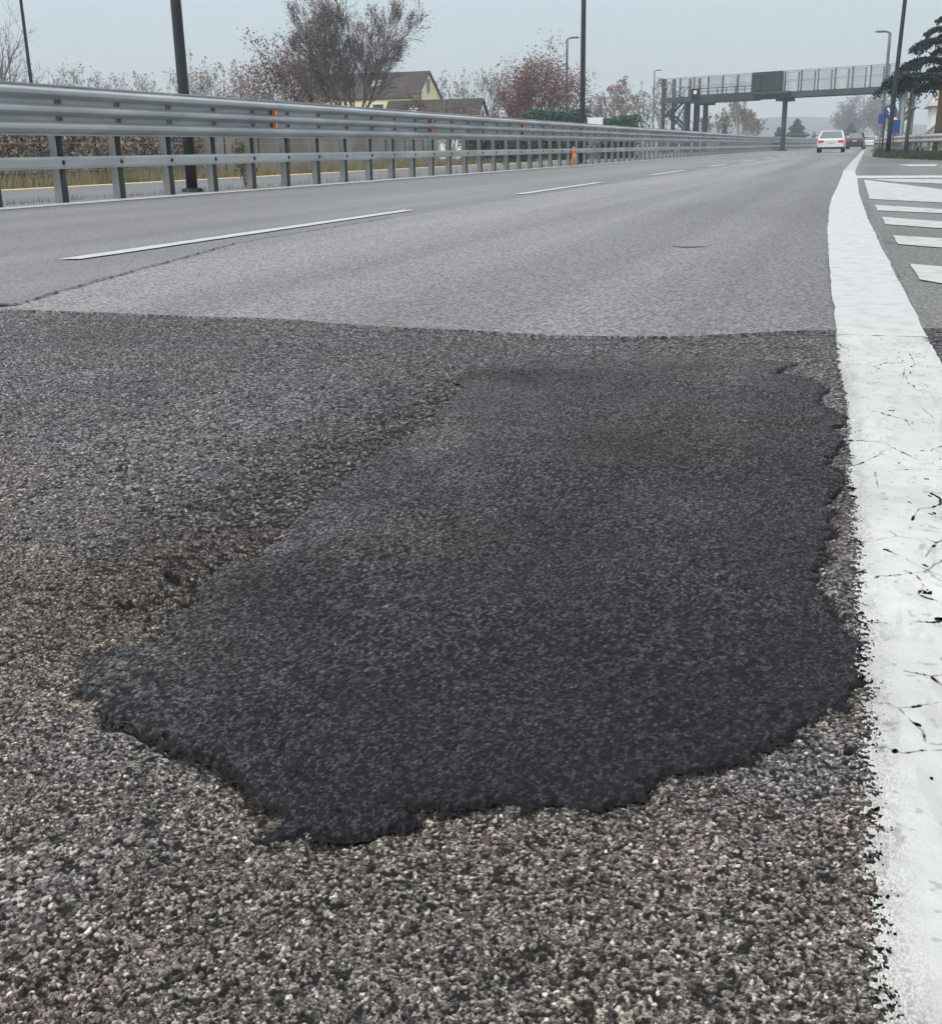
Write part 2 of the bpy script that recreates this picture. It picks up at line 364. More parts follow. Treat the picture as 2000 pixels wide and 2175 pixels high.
# ---------- foreground asphalt: a relief of stones that gets coarser with distance
PATCH_PX = [(900,735),(950,712),(1030,700),(1150,696),(1280,697),(1400,700),(1500,706),(1555,713),(1520,733),(1590,742),(1625,762),(1598,790),(1640,806),(1668,826),(1632,838),(1665,862),(1633,888),(1622,915),(1668,940),(1638,957),(1628,990),(1635,1020),(1620,1060),(1608,1110),(1602,1150),(1620,1190),(1650,1225),(1690,1255),(1705,1275),(1690,1310),(1680,1340),(1650,1372),(1630,1395),(1580,1432),(1540,1465),(1480,1495),(1400,1512),(1300,1528),(1250,1562),(1180,1578),(1120,1588),(1000,1583),(920,1590),(870,1600),(820,1590),(790,1625),(740,1643),(680,1650),(600,1638),(530,1645),(545,1602),(500,1570),(480,1540),(430,1510),(380,1480),(330,1460),(270,1425),(215,1415),(185,1385),(160,1350),(178,1315),(172,1292),(230,1265),(330,1245),(322,1215),(390,1182),(404,1150),(440,1112),(510,1090),(560,1050),(590,1010),(630,975),(680,940),(720,900),(770,875),(820,850),(860,835),(852,810),(900,775)]
PATCH = [g2(x*1.0823, y*1.0823) for x, y in PATCH_PX]
LEFT_PX = [(1819,326),(1805,343),(1790,365),(1787,375.5),(1775.5,403),(1765.7,422),(1760.6,442),(1756.8,490),(1757,517),(1760,563),(1765,632),(1773,677.6),(1776,707),(1780,740),(1786,795),(1799,850),(1806,925),(1807,1006),(1816,1087),(1822,1184),(1824,1265),(1836,1340),(1838,1400),(1842,1460),(1846,1525),(1849,1622),(1852,1700),(1858,1790),(1862,1862),(1864,1998),(1878,2106),(1892,2175)]
RIGHT_PX = [(1821.5,326),(1818,345),(1815.6,366),(1820,380),(1823.6,412),(1833,440),(1842,467),(1858,499),(1867,524),(1883,554),(1899,586),(1915,618),(1940,666),(1963,707),(1988,753)]
LEFT = [g2(*p) for p in LEFT_PX][::-1]; RIGHT = [g2(*p) for p in RIGHT_PX]           # LEFT runs near -> far
LEFT = [(LEFT[0][0]-.005, .2)]+LEFT
lx = np.array([p[0] for p in LEFT]); ly = np.array([p[1] for p in LEFT])
rl = sorted([(p[1], p[0]) for p in RIGHT]); ry = np.array([.2, .6, 1.2, 2., 2.6]+[a for a, b in rl]); 
rx = np.array([np.interp(Y, ly, lx)+.243 for Y in (.2, .6, 1.2, 2.)]+[np.interp(2.6, ly, lx)+.243]+[b for a, b in rl])
def edge_left(Y): return np.interp(Y, ly, lx)
def edge_right(Y): return np.interp(Y, ry, rx)
ZS = 1.0823
def zp(ox, oy, k, pts): return [g2(ox+x/k, oy+y/k) for x, y in pts]
CRACKS = [zp(1400, 600, 3.08, p) for p in (
  [(1635,475),(1670,545),(1600,590),(1590,640)], [(1680,655),(1760,690),(1700,720)], [(1720,830),(1800,905)],
  [(1270,1045),(1400,1040),(1530,1090),(1680,1165),(1848,1225),(1960,1240)], [(1250,1215),(1400,1155),(1480,1110)], [(1410,1250),(1430,1360)],
  [(1330,1710),(1450,1700),(1550,1680),(1660,1690)], [(1740,1690),(1810,1720),(1740,1810)], [(1810,1720),(1900,1680)], [(1510,1640),(1550,1680)])]
CRACKS += [zp(1400, 1200, 3.08, p) for p in (
  [(1130,130),(1230,130),(1320,130),(1380,135),(1440,85),(1640,70),(1740,65),(1800,10),(1880,-20)], [(1680,90),(1730,160),(1690,205),(1800,240),(1848,270),(1920,300)],
  [(1320,360),(1370,390),(1480,400),(1700,388),(1800,385),(1960,360)], [(1600,710),(1770,745),(1848,735),(1950,740)], [(1770,745),(1848,810),(1930,830)],
  [(1440,930),(1490,930),(1560,965),(1700,945),(1848,915),(1990,920)], [(1560,965),(1640,1045),(1720,1110),(1740,1190),(1820,1200),(1900,1190)],
  [(1140,1225),(1240,1225),(1390,1225),(1480,1220),(1540,1250),(1600,1260),(1700,1240),(1848,1240),(1980,1230)])]
rc = random.Random(12)
for k in range(11):                      # fine crazing across the paint
    yk = .75+.24*k+rc.uniform(-.08, .08); xk = float(np.interp(yk, ly, lx))+rc.uniform(.02, .16); pts = [(xk, yk)]; a_ = rc.uniform(-.6, .6)+(0 if k % 2 else 1.3)
    for j in range(6):
        a_ += rc.uniform(-.7, .7); xk += .022*math.cos(a_); yk += .030*math.sin(a_); pts.append((xk, yk))
    CRACKS.append(pts)
    if k % 2: CRACKS.append([pts[3], (pts[3][0]+.03, pts[3][1]+rc.uniform(-.05, .05)), (pts[3][0]+.07, pts[3][1]+rc.uniform(-.06, .06))])
GROOVES = []
GROOVES += [zp(0, 600, 2.64, p) for p in ([(0,1430),(160,1430)], [(60,1690),(200,1720),(330,1720)], [(700,1800),(850,1795),(1000,1770),(1090,1810)], [(940,1620),(1010,1690),(1110,1690)], [(1190,1590),(1230,1630),(1310,1630)], [(1420,1430),(1530,1450)], [(790,1280),(1000,1240),(1200,1270)],[(1240,660),(1340,672)],[(580,1070),(640,1060),(700,1040)])]

def fan(y0, y1, c, xl, xr, ncol, pw=1.):
    n = int(math.log(y1/y0)/c); ys = y0*np.exp(np.linspace(0, math.log(y1/y0), n)); u = np.linspace(0, 1, ncol)**pw
    Yg = np.repeat(ys[:, None], ncol, 1); Xg = xl(ys)[:, None]*(1-u)+xr(ys)[:, None]*u
    return Xg, Yg
def grid_faces(nr, nc):
    i = np.arange(nr-1)[:, None]*nc+np.arange(nc-1)[None]; i = i.ravel()
    return np.stack([i, i+1, i+nc+1, i+nc], 1)

def stones(X, Y, s, amp, seed, miss):
    f1, d, idr, dx, dy = cells(X+.0017*(fbm(X, Y, 330, seed+50, 2)-.5)*2, Y+.0017*(fbm(X, Y, 330, seed+60, 2)-.5)*2, s, seed)
    prof = sstep(.02, .30, d); r2 = (idr*7.13) % 1; r3 = (idr*23.7) % 1; r4 = (idr*91.1) % 1
    dome = 1-.30*np.clip(f1, 0, 1)**2
    h = amp*prof*(.35+.65*r2)*dome+prof*(dx*(r3-.5)+dy*(r4-.5))*.55
    lost = idr < miss
    h = np.where(lost, -.35*amp, h); prof = np.where(lost, .03, prof)
    return h, prof, idr, r3
def tint(arr, c): return arr[..., None]*np.array(c)

def side0(X, Y): return np.maximum(sstep(-.15, .25, (X+.35)*.9-(Y-1.45)*.75), sstep(-.26, -.14, X))
X, Y = fan(.36, 3.70, .00125, lambda y: -.98*y-.09, lambda y: .15*y+.15, 940)
X = X+rng.normal(0, .0002, X.shape)*Y; 
inP = inside(X, Y, PATCH); dP = seg_dist(X, Y, PATCH, True); sP = np.where(inP, -dP, dP)          # signed distance to the patch
big = fbm(X, Y, 2.2, 11, 3)
coarse = sstep(.42, .60, fbm(X, Y, 1.8, 77, 3)+.40*sstep(.9, 1.9, Y)-.28)*1.
hA, pA, iA, kA = stones(X, Y*.82, .0028, .0013, 101, .17)
hB, pB, iB, kB = stones(X, Y*.74, .0044, .0020, 202, .16)
hC, pC, iC, kC = stones(X, Y*.82, .0020, .0008, 303, .10)
sel = coarse > vnoise(X*90, Y*90, 9)
h = np.where(sel, hB, hA); pr = np.where(sel, pB, pA); idr = np.where(sel, iB, iA); k3 = np.where(sel, kB, kA)
fineg = (fbm(X, Y, 95, 65, 2) > .60) & (hC-.0001 > h-.0014); h = np.where(fineg, hC-.0004, h); pr = np.where(fineg, pC*.9, pr); idr = np.where(fineg, iC, idr); k3 = np.where(fineg, kC, k3)
h = np.minimum(h, .0009+.0005*vnoise(X/.004, Y/.004, 77))       # traffic has worn the stones flat
rav = sstep(.34, .03, sP)*(sP > 0)*sstep(-.05, -.40, X+.0*Y)*sstep(.85, 1.15, Y)*sstep(3.0, 2.2, Y)
hole = ((idr*31.7 % 1) < .05+.20*rav) | (fbm(X, Y*1.7, 62, 71, 3) > .80-.185*rav); h = np.where(hole, h-.0009-.0014*rav, h); pr = np.where(hole, pr*.06, pr)
h += .003*(fbm(X, Y, 26, 31, 3)-.5)*2+.006*(big-.5)
pit = sstep(.31, .25, fbm(X, Y, 150, 41, 2))
h -= pit*.0010; pr = pr*(1-.92*pit)
for gpoly in GROOVES:
    dg = seg_dist(X, Y, gpoly)+.010*(fbm(X, Y, 60, 3, 3)-.5)
    kg = sstep(.0085, .0025, dg); h -= kg*.007; pr = pr*(1-kg)
# rim of the hole: a rough dark joint round the patch, deepest on the near and right side
side = np.maximum(sstep(-.15, .25, (X+.35)*.9-(Y-1.45)*.75+.35*(fbm(X, Y, 9, 6, 2)-.5)), sstep(-.26, -.14, X))
rag_ = .014*(fbm(X, Y, 40, 8, 3)-.5)*2+.010*(fbm(X, Y, 130, 18, 3)-.5)*2+.016*(fbm(X, Y, 17, 28, 2)-.5)*2*(1-side0(X, Y)*.5)
rim = sstep(.0105, .003, np.abs(sP+rag_-.003))*(.10+.90*side)*(.45+.55*sstep(.36, .52, fbm(X, Y, 25, 58, 2)))
h -= rim*.0045; pr = pr*(1-.85*rim)
h = np.where(sP+rag_ < -.008, -.009, h)
for cpoly in CRACKS:
    mk = sstep(.005, .002, seg_dist(X, Y, cpoly)+.004*(fbm(X, Y, 80, 4, 3)-.5)); h -= mk*.008; pr = pr*(1-mk)
val = (.040+.185*(idr*3.7 % 1)**1.6)*(.72+.56*vnoise(X/.0018, Y/.0018, 19))
bright = (idr*53.3 % 1)
val = np.where(bright > .86, .22+.14*k3, val); val = np.where(bright > .980, .38+.14*k3, val)
warm = fbm(X, Y, 3.1, 55, 3); redp = sstep(.58, .68, fbm(X, Y, 6.5, 91, 3))*.4; cool = sstep(.52, .66, fbm(X, Y, 2.7, 63, 3))
near = sstep(2.0, .9, Y)
tR = 1.03+.12*near*(.5+warm)-.05*cool+.10*redp; tG = .982+.035*near*(.5+warm)-.0*cool-.06*redp; tB = .97-.10*near*(.4+warm)+.05*cool-.05*redp
val = val*(1.02+.30*sstep(.3, .7, fbm(X, Y, 1.3, 29, 3))-.20*rav+.40*near*sstep(-.6, .1, X))
stone = np.stack([val*tR, val*tG, val*tB], -1)
bit = np.array([.0065, .0064, .0062])
dust = .15*fbm(X, Y, 12, 15, 2)
mixf = np.clip(pr*.96+dust*.18, 0, 1)[..., None]
col = bit*(1-mixf)+stone*mixf
nr, nc = X.shape
V = np.stack([X, Y, h-.002], -1).reshape(-1, 3)
tag(bulk('road_surface', V, grid_faces(nr, nc), M['aggregate'], cols=col.reshape(-1, 3)), kind='structure')
H_near = h

# ---------- the patch
py = np.array([p[1] for p in PATCH]); pxx = np.array([p[0] for p in PATCH])
def patch_lim(f):
    def g(ys):
        o = []
        for q in ys:
            xs = [PATCH[i][0]+(PATCH[(i+1) % len(PATCH)][0]-PATCH[i][0])*(q-PATCH[i][1])/(PATCH[(i+1) % len(PATCH)][1]-PATCH[i][1]) for i in range(len(PATCH)) if (PATCH[i][1] > q) != (PATCH[(i+1) % len(PATCH)][1] > q)]
            o.append(f(xs) if xs else np.nan)
        o = np.array(o); ok = ~np.isnan(o); return np.interp(ys, ys[ok], o[ok])
    return g
X, Y = fan(py.min()-.02, py.max()+.03, .00105, lambda y: patch_lim(min)(y)-.03, lambda y: patch_lim(max)(y)+.03, 680)
inP = inside(X, Y, PATCH); dP = seg_dist(X, Y, PATCH, True); sP = np.where(inP, -dP, dP)
rag = .014*(fbm(X, Y, 40, 8, 3)-.5)*2+.010*(fbm(X, Y, 130, 18, 3)-.5)*2+.016*(fbm(X, Y, 17, 28, 2)-.5)*2*(1-side0(X, Y)*.5)
sp_ = sP+rag
hf, pf, idf, kf = stones(X, Y*.62, .0028, .0010, 404, .17)
hg, pg, idg, kg2 = stones(X, Y*.62, .0038, .0013, 505, .17)
selp = fbm(X, Y, 7, 71, 3)+.10*(vnoise(X*120, Y*120, 2)-.5) > .56
h = np.where(selp, hg, hf); pr = np.where(selp, pg, pf); idr = np.where(selp, idg, idf); k3 = np.where(selp, kg2, kf)
side = side0(X, Y)
edge = sstep(.0, -.006, sp_)
h = h*(.5+.5*edge)+(.0015*side+.0011*(1-side))*edge-.003*(1-edge)*side-.0006+.006*(fbm(X, Y, 2.2, 11, 3)-.5)+.0012*(fbm(X, Y, 4.2, 88, 3)-.5)*2
pin = (hash2(np.floor(X*70), np.floor(Y*70), 7) > .975) & (fbm(X, Y, 160, 13, 2) > .60)
h -= .0015*pin; pr = np.where(pin, 0, pr)
for gp in (zp(700, 650, 2.64, [(1180,1210),(1220,1240),(1260,1250)]), zp(700, 650, 2.64, [(280,1420),(330,1390)]), zp(700, 650, 2.64, [(780,950),(890,940),(950,915)]), zp(700, 650, 2.64, [(1600,375),(1690,390),(1750,385)]), zp(700, 650, 2.64, [(70,1335),(105,1335)])):
    mk = sstep(.0038, .001, seg_dist(X, Y, gp)+.004*(fbm(X, Y, 60, 4, 2)-.5)); h -= mk*.002; pr = pr*(1-.9*mk)
val = (.013+.108*(idr*3.7 % 1)**2.0)*(.70+.60*vnoise(X/.0018, Y/.0018, 29))
br = idr*53.3 % 1; val = np.where(br > .93, .075+.05*k3, val); val = np.where(br > .997, .16+.1*k3, val)
blot = fbm(X, Y, 2.6, 99, 4); lowr = sstep(-.9, .55, (X+.35)*1.0-(Y-1.3)*.55); val = val*(.42+1.16*blot)*(1.30-.86*lowr)
dusty = sstep(-.36, .0, sP)*(1-side)*sstep(.30, .6, fbm(X, Y, 6, 123, 3)); val = val*(1.06+.6*dusty)+.016*dusty
blue = np.clip(sstep(.45, .65, fbm(X, Y, 3.5, 140, 3))*.6+.9*sstep(.35, .9, lowr), 0, 1.2)
stone = np.stack([val*(1.04-.07*blue), val*(1.0-.02*blue), val*(.96+.08*blue)], -1)
mixf = np.clip(.02+.98*pr, 0, 1)[..., None]; col = np.array([.0058, .0056, .0058])*(1-mixf)+stone*mixf
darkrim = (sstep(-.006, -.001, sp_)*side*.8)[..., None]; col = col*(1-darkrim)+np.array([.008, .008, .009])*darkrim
nr, nc = X.shape; Fq = grid_faces(nr, nc); keep = (sp_ < .002).ravel(); Fq = Fq[keep[Fq].all(1)]
used = np.zeros(nr*nc, bool); used[Fq.ravel()] = True; remap = np.cumsum(used)-1
V = np.stack([X, Y, h], -1).reshape(-1, 3)[used]
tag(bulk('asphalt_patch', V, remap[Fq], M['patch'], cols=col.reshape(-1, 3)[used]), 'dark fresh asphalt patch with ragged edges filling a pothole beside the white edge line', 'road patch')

# ---------- white edge line: worn, cracked paint over the stones near by, a flat strip farther on
X, Y = fan(.36, 3.62, .0014, lambda y: edge_left(y)-.034, lambda y: edge_right(y)+.012, 420, 1.5)
hA, pA, iA, kA = stones(X, Y*.82, .0028, .0013, 101, .17)
bigh = .003*(fbm(X, Y, 26, 31, 3)-.5)*2+.006*(fbm(X, Y, 2.2, 11, 3)-.5)
dl = X-edge_left(Y); dr = edge_right(Y)-X
wear = sstep(.040, .0, dl)
rough_edge = dl+.005+.008*(fbm(X, Y, 42, 61, 3)-.5)*2+.020*(fbm(X, Y, 300, 66, 3)-.5)*2*(.35+.65*sstep(2.6, 1.2, Y))+.004*(pA-.55)-.001
mask = (rough_edge > 0) & (dr+.008*(fbm(X, Y, 30, 62, 2)-.5) > 0)
crk = np.zeros(X.shape)
for cpoly in CRACKS:
    dc = seg_dist(X, Y, cpoly)+.0022*(fbm(X, Y, 110, 4, 3)-.5)*2+.004*(fbm(X, Y, 30, 14, 2)-.5)*0; wv = .0002+.0014*sstep(.50, .76, fbm(X, Y, 34, 44, 2)); crk = np.maximum(crk, np.where(dc < wv-.0010, 1., .90*sstep(wv+.0013, wv, dc)))
for (bx, by, rr) in ((1830, 365, .0075), (1690, 1070, .005), (1385, 985, .004), (1330, 70, .003), (1730, 65, .0045), (1640, 70, .0035), (1540, 1247, .005)):
    p = g2(1400+bx/3.08, 1200+by/3.08); crk = np.maximum(crk, sstep(rr*.7+.001, rr*.7-.001, np.hypot(X-p[0], (Y-p[1])*.9)+.004*(fbm(X, Y, 90, 5, 2)-.5)*2))
speck = (hash2(np.floor(X/.011), np.floor(Y/.011), 21) > .991) & (fbm(X, Y, 160, 23, 2) > .68)
mask &= ~(crk > .93) & ~speck
h = bigh+.0012+.55*hA*(.35+.65*wear)+.0016
grime = fbm(X, Y, 5, 33, 4); scr = sstep(.62, .72, fbm(X*1., Y*.25, 60, 36, 3))*.10
val = .53+.09*(grime-.5)*2-scr*.6-.13*wear*(1-pA)*(1+fbm(X, Y, 30, 5, 2))-.34*crk-.05*(1-pA)*sstep(.4, .7, fbm(X, Y, 6, 45, 3))+.02*(vnoise(X*300, Y*300, 3)-.5)
fine = sstep(.70, .78, fbm(X, Y, 85, 37, 3)); val = val*(1-.28*fine)
col = np.stack([val*.995, val*1.0, val*.935], -1)
nr, nc = X.shape; Fq = grid_faces(nr, nc); Fq = Fq[mask.ravel()[Fq].all(1)]
used = np.zeros(nr*nc, bool); used[Fq.ravel()] = True; remap = np.cumsum(used)-1
line = thing('edge_line', (0., 0., 0.), 'broad white edge line, cracked and worn, curving along the right side of the road', 'road marking')
bulk('worn_paint', np.stack([X, Y, h], -1).reshape(-1, 3)[used], remap[Fq], M['paint_near'], cols=col.reshape(-1, 3)[used], parent=line)
def strip(name, m, ys, fl, fr, z, parent=None):
    n = len(ys); zz = np.zeros(n)+z; V = np.concatenate([np.stack([fl, ys, zz], 1), np.stack([fr, ys, zz], 1)])
    return bulk(name, V, np.array([[i, n+i, n+i+1, i+1] for i in range(n-1)]), m, parent)
ys = np.concatenate([[3.465], np.linspace(3.50, 26, 140)])
jl = rng.normal(0, .002, len(ys)); jr = rng.normal(0, .002, len(ys))
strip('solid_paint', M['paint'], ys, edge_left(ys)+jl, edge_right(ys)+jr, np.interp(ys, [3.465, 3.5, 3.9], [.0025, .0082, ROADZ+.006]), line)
ys = np.linspace(26, 230, 60)
ex = np.interp(ys, [26, 40, 60, 230], [edge_left(26.), -.40, -.36, -.3])
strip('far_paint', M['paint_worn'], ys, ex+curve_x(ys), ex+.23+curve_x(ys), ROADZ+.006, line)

# ---------- other painted markings
def marking(name, pts, z, m, label, cat='road marking', group=None):
    mb = MB(); n = len(pts); pts = jag(list(pts)+[pts[0]], .12, .006, 3)[:-1]; n = len(pts)
    mb.add([(x, y, z) for x, y in pts], [tuple(range(n))]); return tag(mb.build(name, m), label, cat, group)
dlab = ['nearest white lane dash, long and bright, between the two lanes', 'second white lane dash along the road, shorter than the near one', 'third white lane dash along the road, thin and faint', 'fourth white lane dash, a faint sliver left of the white saloon']
DY = [(5.19, 10.2), (13.9, 18.6), (23.4, 28.0), (32.5, 37.)]
for i, (a, b) in enumerate(DY):
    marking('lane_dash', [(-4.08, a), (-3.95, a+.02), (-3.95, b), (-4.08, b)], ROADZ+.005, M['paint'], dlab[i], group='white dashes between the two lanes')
for i in range(6):
    a = 42+9.3*i; b = a+4.5; ox, oy = float(curve_x(a)), float(curve_x(b))
    marking('lane_dash', [(-4.08+ox, a), (-3.95+ox, a), (-3.95+oy, b), (-4.08+oy, b)], ROADZ+.005, M['paint'], 'far white lane dash, almost lost in the grey road ahead of the fourth', group='white dashes between the two lanes')
ys = np.linspace(4, 250, 160); jj = rng.normal(0, .006, len(ys))
tag(strip('median_line', M['paint'], ys, -9.14+jj+curve_x(ys), -8.76+jj+curve_x(ys), ROADZ+.004), 'thin continuous white line along the foot of the steel barrier', 'road marking')
tag(strip('yellow_line', M['paint_yellow'], ys, -14.65+jj+curve_x(ys), -14.15+jj+curve_x(ys), .006), 'faded yellow line on the carriageway beyond the barrier', 'road marking')
def ext(pts, k=1.):
    """pixel quads whose last two points lie on the frame edge, continued past it on the ground"""
    P = [np.array(g2(*p)) for p in pts]
    for a, b in ((1, 0), (2, 3)):
        d = P[a]-P[b]; P[a] = P[b]+d*((np.linalg.norm(d)+k)/np.linalg.norm(d))
    return [tuple(p) for p in P]
HZ = ROADZ+.0065
marking('stop_line', ext([(1817, 374.3), (2000, 374), (2000, 379), (1817, 380)], 3), HZ, M['paint'], 'white line running straight across the shoulder at the far end of the hatching', 'road marking')
hl = ['wide white hatching stripe just below the crosswise line', 'thin white hatching stripe below the wide one', 'third white hatching stripe, slightly thicker, in the middle of the hatching', 'fourth white hatching stripe beside a short dark crack', 'nearest white hatching stripe at the edge of the photo']
for (q, l) in zip(([(1834, 383), (2000, 404), (2000, 433), (1846, 425)], [(1858, 438), (2000, 447), (2000, 456), (1862, 450)], [(1871, 464), (2000, 474), (2000, 489), (1880, 480)], [(1895, 504), (2000, 511), (2000, 531), (1904, 523)], [(1932, 566), (2000, 572), (2000, 609), (1949, 600)]), hl):
    marking('hatch_stripe', ext(q, 1.6), HZ, M['paint_hatch'], l, group='white hatching stripes on the shoulder')
marking('hatch_stripe', ext([(1838, 381.6), (2000, 382), (2000, 392), (1900, 388)], 1.6), HZ+.001, M['paint_worn'], 'worn white wedge right under the crosswise line', group='white hatching stripes on the shoulder')
marking('faint_stripe', [g2(1905, 350), g2(1992, 349), g2(1985, 354), g2(1930, 354)], HZ, M['paint_worn'], 'faint worn white stripe alone on the far shoulder by the grass', 'road marking')
# cracks: the open joint between the lanes, cracks in the shoulder
def crack(pts, wd, z, label):
    pts = jag(pts, .03, wd*.8, 4); mb = MB(); L = []; R_ = []
    for i, p in enumerate(pts):
        a = np.array(pts[max(i-1, 0)]); b = np.array(pts[min(i+1, len(pts)-1)]); d = nrm(b-a); nn = np.array([-d[1], d[0]])
        wv = wd*(.35+rng.random()*.9)*(1 if 0 < i < len(pts)-1 else .2)
        L.append((*(np.array(p)+nn*wv/2), z)); R_.append((*(np.array(p)-nn*wv/2), z))
    n = len(pts); mb.add(L+R_, [(i, n+i, n+i+1, i+1) for i in range(n-1)])
    return tag(mb.build('crack', M['crack']), label, 'crack')
crack([g2(-60, 653), g2(0, 653), g2(45, 649)], .05, ROADZ+.006, 'wide dark end of the open joint where the light asphalt begins at the left')
crack([g2(45, 649), (-3.10, 3.98), g2(500, 520), (-3.69, 9.)], .016, ROADZ+.006, 'long thin dark joint running up between the two lanes')
crack([g2(1866, 519), g2(1885, 520), g2(1903, 521)], .022, ROADZ+.009, 'short dark crack beside the fourth hatching stripe')
crack([g2(1888, 590), g2(1918, 589), g2(1940, 590)], .012, ROADZ+.009, 'short dark crack below the nearest hatching stripe')
crack([g2(1955, 720), g2(1980, 727), g2(2030, 722)], .03, .008, 'dark crack beside the edge line where the pavement turns darker')
mb = MB(); c = np.array(g2(1462, 527)); P = [(c[0]+.08*math.cos(t)*(1+.35*math.sin(3*t)), c[1]+.07*math.sin(t)*(1+.2*math.cos(2*t)), ROADZ+.003) for t in np.linspace(0, 2*math.pi, 24)[:-1]]
mb.add(P, [tuple(range(len(P)))]); M['shallow'] = road_material('sunken_asphalt', (.14, .14, .14), (.18, .18, .18), .5, 1.5, (.8, .8, .8), 40.)
tag(mb.build('pothole', M['shallow']), 'small darker sunken spot in the light right lane', 'pothole')

# ------------------------------------------------------------------ STEEL BARRIER on the left
RX = -9.35
rail = thing('guardrail', (RX, 12., 0), 'long triple wave galvanised steel barrier with posts, low rail and orange reflectors', 'guardrail')
def prof_pts():
    # side profile (x towards the road, z) of a triple wave beam, 0.57 m tall: flat crests, steep flanks, narrow valleys
    P = []
    for k in range(73):
        t = k/72; z = .785+.575*t; c = -math.cos(t*3*2*math.pi)
        c = max(-1, min(1, c*1.35)); P.append((.20+.062*c if .03 < t < .97 else .20-.035, z))
    return P
PP = prof_pts()
ysr = list(np.arange(4, 90, 4))+list(np.arange(90, 262, 6))
def extrude_y(profile, ys, x0=0., th=.004, y_local=12.):
    n = len(profile); V = []; Fc = []
    for y in ys:
        cx = float(curve_x(y))
        for (a, z) in profile: V.append((x0+a+cx, y-y_local, z))
    for i in range(len(ys)-1):
        for j in range(n-1): Fc.append((i*n+j, (i+1)*n+j, (i+1)*n+j+1, i*n+j+1))
    return V, Fc
mb = MB(); mb.add(*extrude_y(PP, ysr)); mb.add(*extrude_y([(a-.006, z) for a, z in PP], ysr))
# lapped joints every four metres: a second skin 4 mm proud over 0.32 m
beam = mb.build('beam', M['zinc'], rail, smooth=True)
mb = MB()
for y in np.arange(6.6, 88, 4.): mb = MB(); mb.add(*extrude_y([(a+.004, z) for a, z in PP], [y, y+.32])); mb.build('lap_plate', M['zinc'], beam, smooth=True)
RUB = [(.085, .40), (.105, .40), (.125, .43), (.125, .515), (.105, .545), (.085, .545)]
mb = MB(); mb.add(*extrude_y(RUB, ysr)); mb.add(*extrude_y([(a-.006, z) for a, z in RUB][::-1], ysr)); mb.build('rub_rail', M['zinc'], rail)
ypost = 12.06; SP = 1.185
def post_mb(x=0., y=0.):
    m_ = MB()   # C section post with spacer block
    m_.box((x, y, .62), (.012, .13, 1.28)); m_.box((x+.05, y-.062, .62), (.09, .008, 1.28)); m_.box((x+.05, y+.062, .62), (.09, .008, 1.28))
    m_.box((x+.125, y, 1.07), (.06, .11, .40)); return m_
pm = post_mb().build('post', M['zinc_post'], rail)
q = MB(); q.loft([[(x_, r_*math.cos(t_), r_*math.sin(t_)) for t_ in np.linspace(0, 2*math.pi, 9)[:-1]] for x_, r_ in ((0, .034), (.006, .034), (.007, .020), (.024, .018))])
bolts = [q.build('bolt', M['bolt'], pm)]; bolts[0].location = (.138, 0, .785+.575/3)
for loc_ in ((.138, 0, .785+.575*2/3), (.120, 0, .475)):
    c = bolts[0].copy(); COL.objects.link(c); c.parent = pm; c.location = loc_; bolts.append(c)
nposts = 0; far = MB(); k = -7
while True:
    y = ypost+SP*k; k += 1
    if y < 4.2: continue
    if y > 255: break
    cx = float(curve_x(y))
    if nposts == 0: pm.location = (cx, y-12, 0)
    elif nposts < 100:
        c = pm.copy(); COL.objects.link(c); c.parent = rail; c.location = (cx, y-12, 0)
        for bo in bolts: b2 = bo.copy(); COL.objects.link(b2); b2.parent = c
    else:
        q = post_mb(cx, y-12); far.add(np.concatenate(q.v), q.f)
    nposts += 1
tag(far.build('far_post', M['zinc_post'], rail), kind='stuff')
# orange reflectors, two to a place
yr0 = atX(580, 245, RX+.16)[1]; yr1 = atX(915, 262, RX+.16)[1]; dyr = (yr1-yr0)
first = None
for k in range(-1, 12):
    y = yr0+k*dyr; cx = float(curve_x(y))
    if y < 5: continue
    for z in (.785+.575/3, .785+.575*2/3):
        if first is None:
            q = MB(); q.box((0, 0, 0), (.012, .16, .10)); q.prism([(-.055, -.045), (.055, -.045), (.035, .045), (-.035, .045)], .018, 'x', .015)
            first = q.build('reflector', M['orange'], rail); first['label'] = 'orange reflector bolted into the valley of the steel beam'
            q = MB(); q.prism([(-.030, -.028), (.030, -.028), (.02, .028), (-.02, .028)], .006, 'x', .027); lens0 = q.build('lens', M['amber'], first); o = first
        else:
            o = first.copy(); COL.objects.link(o); o.parent = rail; l2 = lens0.copy(); COL.objects.link(l2); l2.parent = o
        o.location = (.185+cx, y-12, z)
# orange marker post under the rail
p = ground(1218, 346); p = np.array([RX+.22, atX(1218, 346, RX+.22)[1], 0.])
mk = thing('marker_post', p, 'short orange marker post standing in front of the barrier beside the black lamp pole', 'marker post')
q = MB(); q.tube([(0, 0, 0), (0, 0, .52)], [.085, .075], 12); q.tube([(0, 0, .52), (0, 0, .60)], [.075, .03], 12); q.build('body', M['orange_post'], mk, True)
q = MB(); q.tube([(0, 0, .40), (0, 0, .48)], .085, 12); q.build('band', M['orange'], mk)

